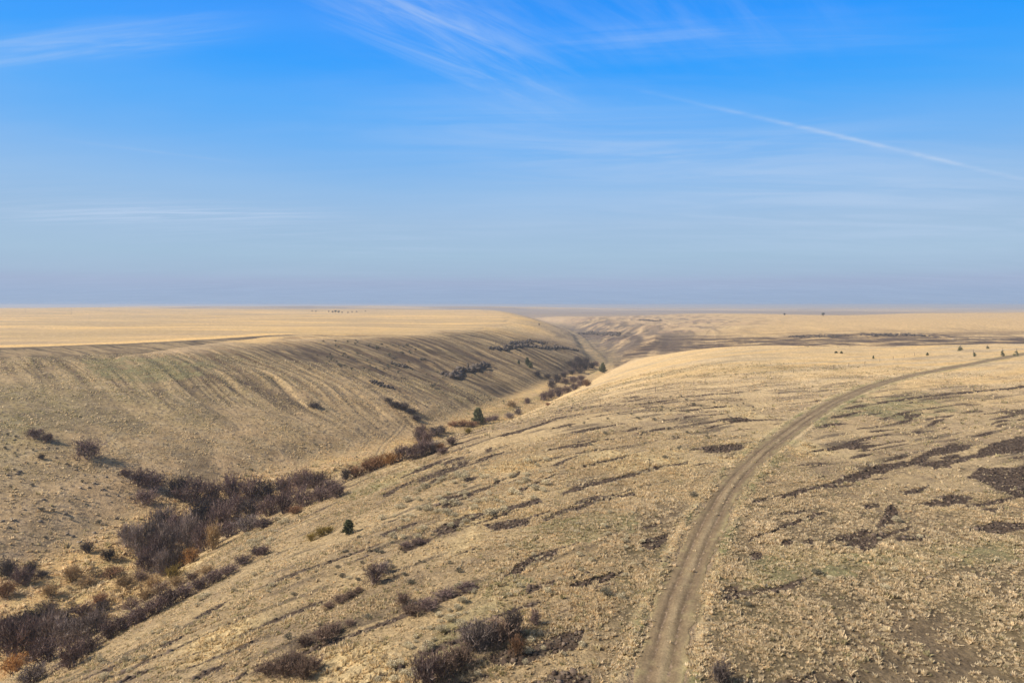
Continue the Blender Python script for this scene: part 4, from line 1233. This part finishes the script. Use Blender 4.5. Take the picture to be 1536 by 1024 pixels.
w = bpy.data.worlds.new('World'); sc.world = w; w.use_nodes = True
nt = w.node_tree; nt.nodes.clear()
N = nt.nodes.new; Lk = nt.links.new
out = N('ShaderNodeOutputWorld'); bg = N('ShaderNodeBackground'); Lk(bg.outputs[0], out.inputs[0])
sky = N('ShaderNodeTexSky'); sky.sky_type = 'NISHITA'; sky.sun_disc = False
sky.sun_elevation = SUN_EL; sky.sun_rotation = SUN_AZ
sky.air_density = 1.0; sky.dust_density = .6; sky.ozone_density = 1.5; sky.altitude = 900
bg.inputs['Strength'].default_value = 0.1
SKY_RAMP = None
CAL = []
tc = N('ShaderNodeTexCoord')
def math_(op, a, b=None, c=None):
    n = N('ShaderNodeMath'); n.operation = op
    for i, q in enumerate((a, b, c)):
        if q is None: continue
        if isinstance(q, (int, float)): n.inputs[i].default_value = q
        else: Lk(q, n.inputs[i])
    return n.outputs[0]
cur = sky.outputs[0]

# the photographed sky: deep blue overhead paling to a lavender-grey bank on the horizon, with thin high cloud
sep = N('ShaderNodeSeparateXYZ'); Lk(tc.outputs['Generated'], sep.inputs[0])
el = math_('MULTIPLY', math_('ARCSINE', sep.outputs[2]), 180 / math.pi)
def srgb(c): return tuple((q / 255 / 12.92) if q / 255 <= .04045 else ((q / 255 + .055) / 1.055) ** 2.4 for q in c)
GAIN = 1 / (0.1 * 2 ** .53)
def vel(v): return math.degrees(math.atan((512 - v) / F) - PITCH)
stops = [(-4, (152, 168, 196)), (vel(458), (149, 171, 202)), (vel(440), (152, 173, 205)), (vel(424), (158, 175, 206)), (vel(412), (160, 184, 211)), (vel(385), (160, 190, 216)), (vel(340), (156, 189, 222)), (vel(290), (141, 187, 233)),
         (vel(230), (106, 177, 244)), (vel(170), (74, 169, 251)), (vel(110), (30, 158, 255)), (vel(50), (0, 150, 256)), (vel(-30), (0, 140, 250)), (38, (6, 120, 225))]
rampn = N('ShaderNodeValToRGB'); cr = rampn.color_ramp
pos = lambda e_: (e_ + 5) / 50
while len(cr.elements) < len(stops): cr.elements.new(.5)
for q, (e_, c) in zip(sorted(cr.elements, key=lambda z: z.position), sorted(stops)): q.position = pos(e_)
for q, (e_, c) in zip(cr.elements, sorted(stops)): q.position = pos(e_); q.color = (*srgb(c), 1)
Lk(math_('MULTIPLY_ADD', el, 1 / 50, 5 / 50), rampn.inputs[0])
sc_ = N('ShaderNodeVectorMath'); sc_.operation = 'SCALE'; Lk(rampn.outputs[0], sc_.inputs[0]); sc_.inputs['Scale'].default_value = GAIN
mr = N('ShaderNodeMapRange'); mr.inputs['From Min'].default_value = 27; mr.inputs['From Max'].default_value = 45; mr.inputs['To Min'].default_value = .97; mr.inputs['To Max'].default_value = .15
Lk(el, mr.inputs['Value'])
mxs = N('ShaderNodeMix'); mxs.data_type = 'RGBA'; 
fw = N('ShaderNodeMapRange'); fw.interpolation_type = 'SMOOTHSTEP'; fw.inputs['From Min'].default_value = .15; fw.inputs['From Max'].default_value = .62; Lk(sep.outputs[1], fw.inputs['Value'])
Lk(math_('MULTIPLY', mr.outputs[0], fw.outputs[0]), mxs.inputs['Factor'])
hs = N('ShaderNodeHueSaturation'); hs.inputs['Saturation'].default_value = .6; hs.inputs['Value'].default_value = .75; Lk(sky.outputs[0], hs.inputs['Color']); Lk(hs.outputs[0], mxs.inputs['A']); Lk(sc_.outputs[0], mxs.inputs['B'])  # unseen sky behind and above: desaturated and dimmed to cut blue fill light
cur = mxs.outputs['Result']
# cloud layer coordinates: direction projected on a high flat sheet
zz_ = math_('ADD', math_('MAXIMUM', sep.outputs[2], 0), .09)
cx_ = math_('DIVIDE', sep.outputs[0], zz_); cy_ = math_('DIVIDE', sep.outputs[1], zz_)
def dirv(u, v):
    d = ray(u, v); return d / np.linalg.norm(d)
def band(u0, v0, u1, v1, width, fall=.0, soft=.05):
    '''brightness of a straight streak between two directions of the sky'''
    a, b = dirv(u0, v0), dirv(u1, v1)
    n = np.cross(a, b); n /= np.linalg.norm(n); m = (a + b); m /= np.linalg.norm(m); t = np.cross(n, m)
    def dot(vec):
        q = N('ShaderNodeVectorMath'); q.operation = 'DOT_PRODUCT'; Lk(tc.outputs['Generated'], q.inputs[0]); q.inputs[1].default_value = tuple(vec); return q.outputs['Value']
    dn = math_('DIVIDE', dot(n), width)
    g_ = math_('EXPONENT', math_('MULTIPLY', math_('MULTIPLY', dn, dn), -1))
    half = math.acos(np.clip(a @ b, -1, 1)) / 2
    q = N('ShaderNodeMapRange'); q.interpolation_type = 'SMOOTHSTEP'; q.inputs['From Min'].default_value = math.sin(half) + soft; q.inputs['From Max'].default_value = math.sin(half) - soft
    Lk(math_('ABSOLUTE', dot(t)), q.inputs['Value'])
    return math_('MULTIPLY', g_, q.outputs[0])
def cnoise(sx, sy, scale, seed, detail=6, dist=.6, lo=.4, hi=.75, rot=0.0):
    c = N('ShaderNodeCombineXYZ'); Lk(cx_, c.inputs[0]); Lk(cy_, c.inputs[1]); c.inputs[2].default_value = seed
    mp = N('ShaderNodeMapping'); mp.inputs['Rotation'].default_value = (0, 0, rot); mp.inputs['Scale'].default_value = (sx, sy, 1); Lk(c.outputs[0], mp.inputs[0])
    n = N('ShaderNodeTexNoise'); n.inputs['Scale'].default_value = scale; n.inputs['Detail'].default_value = detail; n.inputs['Distortion'].default_value = dist
    Lk(mp.outputs[0], n.inputs['Vector'])
    q = N('ShaderNodeMapRange'); q.interpolation_type = 'SMOOTHSTEP'; q.inputs['From Min'].default_value = lo; q.inputs['From Max'].default_value = hi; Lk(n.outputs['Fac'], q.inputs['Value'])
    return q.outputs[0]
def fibre(u0, v0, u1, v1, along, across, scale, seed, lo=.35, hi=.75, dist=.5):
    '''noise drawn out along a direction of the cloud sheet'''
    P_ = []
    for u, v in ((u0, v0), (u1, v1)):
        d = dirv(u, v); k_ = max(d[2], 0) + .09; P_.append((d[0] / k_, d[1] / k_))
    ang = math.atan2(P_[1][1] - P_[0][1], P_[1][0] - P_[0][0])
    c = N('ShaderNodeCombineXYZ'); Lk(cx_, c.inputs[0]); Lk(cy_, c.inputs[1])
    vr = N('ShaderNodeVectorRotate'); vr.rotation_type = 'Z_AXIS'; vr.inputs['Angle'].default_value = -ang; Lk(c.outputs[0], vr.inputs['Vector'])
    sx = N('ShaderNodeVectorMath'); sx.operation = 'MULTIPLY_ADD'; Lk(vr.outputs[0], sx.inputs[0]); sx.inputs[1].default_value = (along, across, 1); sx.inputs[2].default_value = (seed, seed * 1.7, seed)
    n = N('ShaderNodeTexNoise'); n.inputs['Scale'].default_value = scale; n.inputs['Detail'].default_value = 9; n.inputs['Roughness'].default_value = .62; n.inputs['Distortion'].default_value = dist
    Lk(sx.outputs[0], n.inputs['Vector'])
    q = N('ShaderNodeMapRange'); q.interpolation_type = 'SMOOTHSTEP'; q.inputs['From Min'].default_value = lo; q.inputs['From Max'].default_value = hi; Lk(n.outputs['Fac'], q.inputs['Value'])
    return q.outputs[0]
fa = fibre(540, 0, 800, 120, .9, 5, 2.2, 3.3)
fb = fibre(0, 85, 330, 45, .8, 6, 2.0, 7.9)
fc_ = fibre(768, 300, 1500, 310, .5, 1.7, 1.3, 12.1, .34, .72, .9)
fd_ = fibre(60, 330, 480, 320, .6, 5, 2.4, 19.7)
wisp = cnoise(.55, 1.5, 1.6, 3.1, 8, 1.2, .36, .78, .5)
soft = cnoise(.5, 1.0, .8, 8.7, 5, .4, .40, .75)
fine = cnoise(.8, 1.2, 6.0, 1.3, 8, .8, .30, .72, .4)
cl = math_('MULTIPLY', band(500, -30, 800, 125, .042, soft=.12), math_('MULTIPLY_ADD', fa, .50, .06))
add = lambda q: math_('ADD', cl, q)
cl = add(math_('MULTIPLY', band(-160, 95, 330, 42, .018, soft=.12), math_('MULTIPLY_ADD', fb, .38, .12)))
cl = add(math_('MULTIPLY', band(860, 62, 1360, 44, .02, soft=.14), math_('MULTIPLY_ADD', fb, .22, .08)))
cl = add(math_('MULTIPLY', band(620, 30, 1200, 30, .05, soft=.2), math_('MULTIPLY_ADD', fa, .14, 0)))
cl = add(math_('MULTIPLY', band(40, 322, 480, 320, .010, soft=.08), math_('MULTIPLY_ADD', fd_, .5, .08)))
cl = add(math_('MULTIPLY', band(-50, 300, 700, 372, .03, soft=.2), math_('MULTIPLY_ADD', fd_, .26, 0)))
cl = add(math_('MULTIPLY', band(650, 185, 1600, 310, .065, soft=.25), math_('MULTIPLY_ADD', fc_, .34, .12)))
cl = add(math_('MULTIPLY', band(650, 330, 1600, 345, .04, soft=.2), math_('MULTIPLY_ADD', fc_, .2, .12)))
cl = add(math_('MULTIPLY', band(1150, 178, 1440, 246, .0022, soft=.08), math_('MULTIPLY_ADD', fine, .28, .10)))
cl = add(math_('MULTIPLY', band(1030, 152, 1800, 331, .0026, soft=.14), math_('MULTIPLY_ADD', fine, .22, .07)))
cl = add(math_('MULTIPLY', band(110, 212, 330, 240, .0018, soft=.05), math_('MULTIPLY_ADD', fine, .12, .06)))
cl = add(math_('MULTIPLY', wisp, .03)); cl = add(math_('MULTIPLY', soft, .06)); cl = add(math_('MULTIPLY', band(-300, 440, 1836, 440, .028, soft=.3), math_('MULTIPLY_ADD', fd_, .22, -.05))); cl = add(math_('MULTIPLY', fc_, .03))
cl = math_('MULTIPLY', cl, .85)
lf = N('ShaderNodeMapRange'); lf.inputs['From Min'].default_value = .45; lf.inputs['From Max'].default_value = -.6; lf.inputs['To Max'].default_value = .05; Lk(sep.outputs[0], lf.inputs['Value'])
cl = math_('ADD', cl, lf.outputs[0])
cl = math_('MINIMUM', cl, .8)
mxc = N('ShaderNodeMix'); mxc.data_type = 'RGBA'; Lk(cl, mxc.inputs['Factor']); Lk(cur, mxc.inputs['A'])
mxc.inputs['B'].default_value = (*[q * GAIN for q in srgb((193, 213, 240))], 1)
cur = mxc.outputs['Result']

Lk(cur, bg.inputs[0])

# ------------------------------------------------------------------ camera and picture
cam = bpy.data.cameras.new('camera'); co = link('camera', cam)
cam.sensor_width = 36; cam.lens = 36 * F / 1536
cam.clip_start = .5; cam.clip_end = 120000
co.location = (0, 0, CZ); co.rotation_euler = (math.pi / 2 - PITCH, 0, 0)
sc.camera = co
sc.view_settings.view_transform = 'Standard'; sc.view_settings.look = 'None'
sc.view_settings.exposure = 0.53; sc.view_settings.gamma = 1
sc.render.resolution_x = 1024; sc.render.resolution_y = 682
try:
    sc.cycles.volume_bounces = 1
except Exception: pass
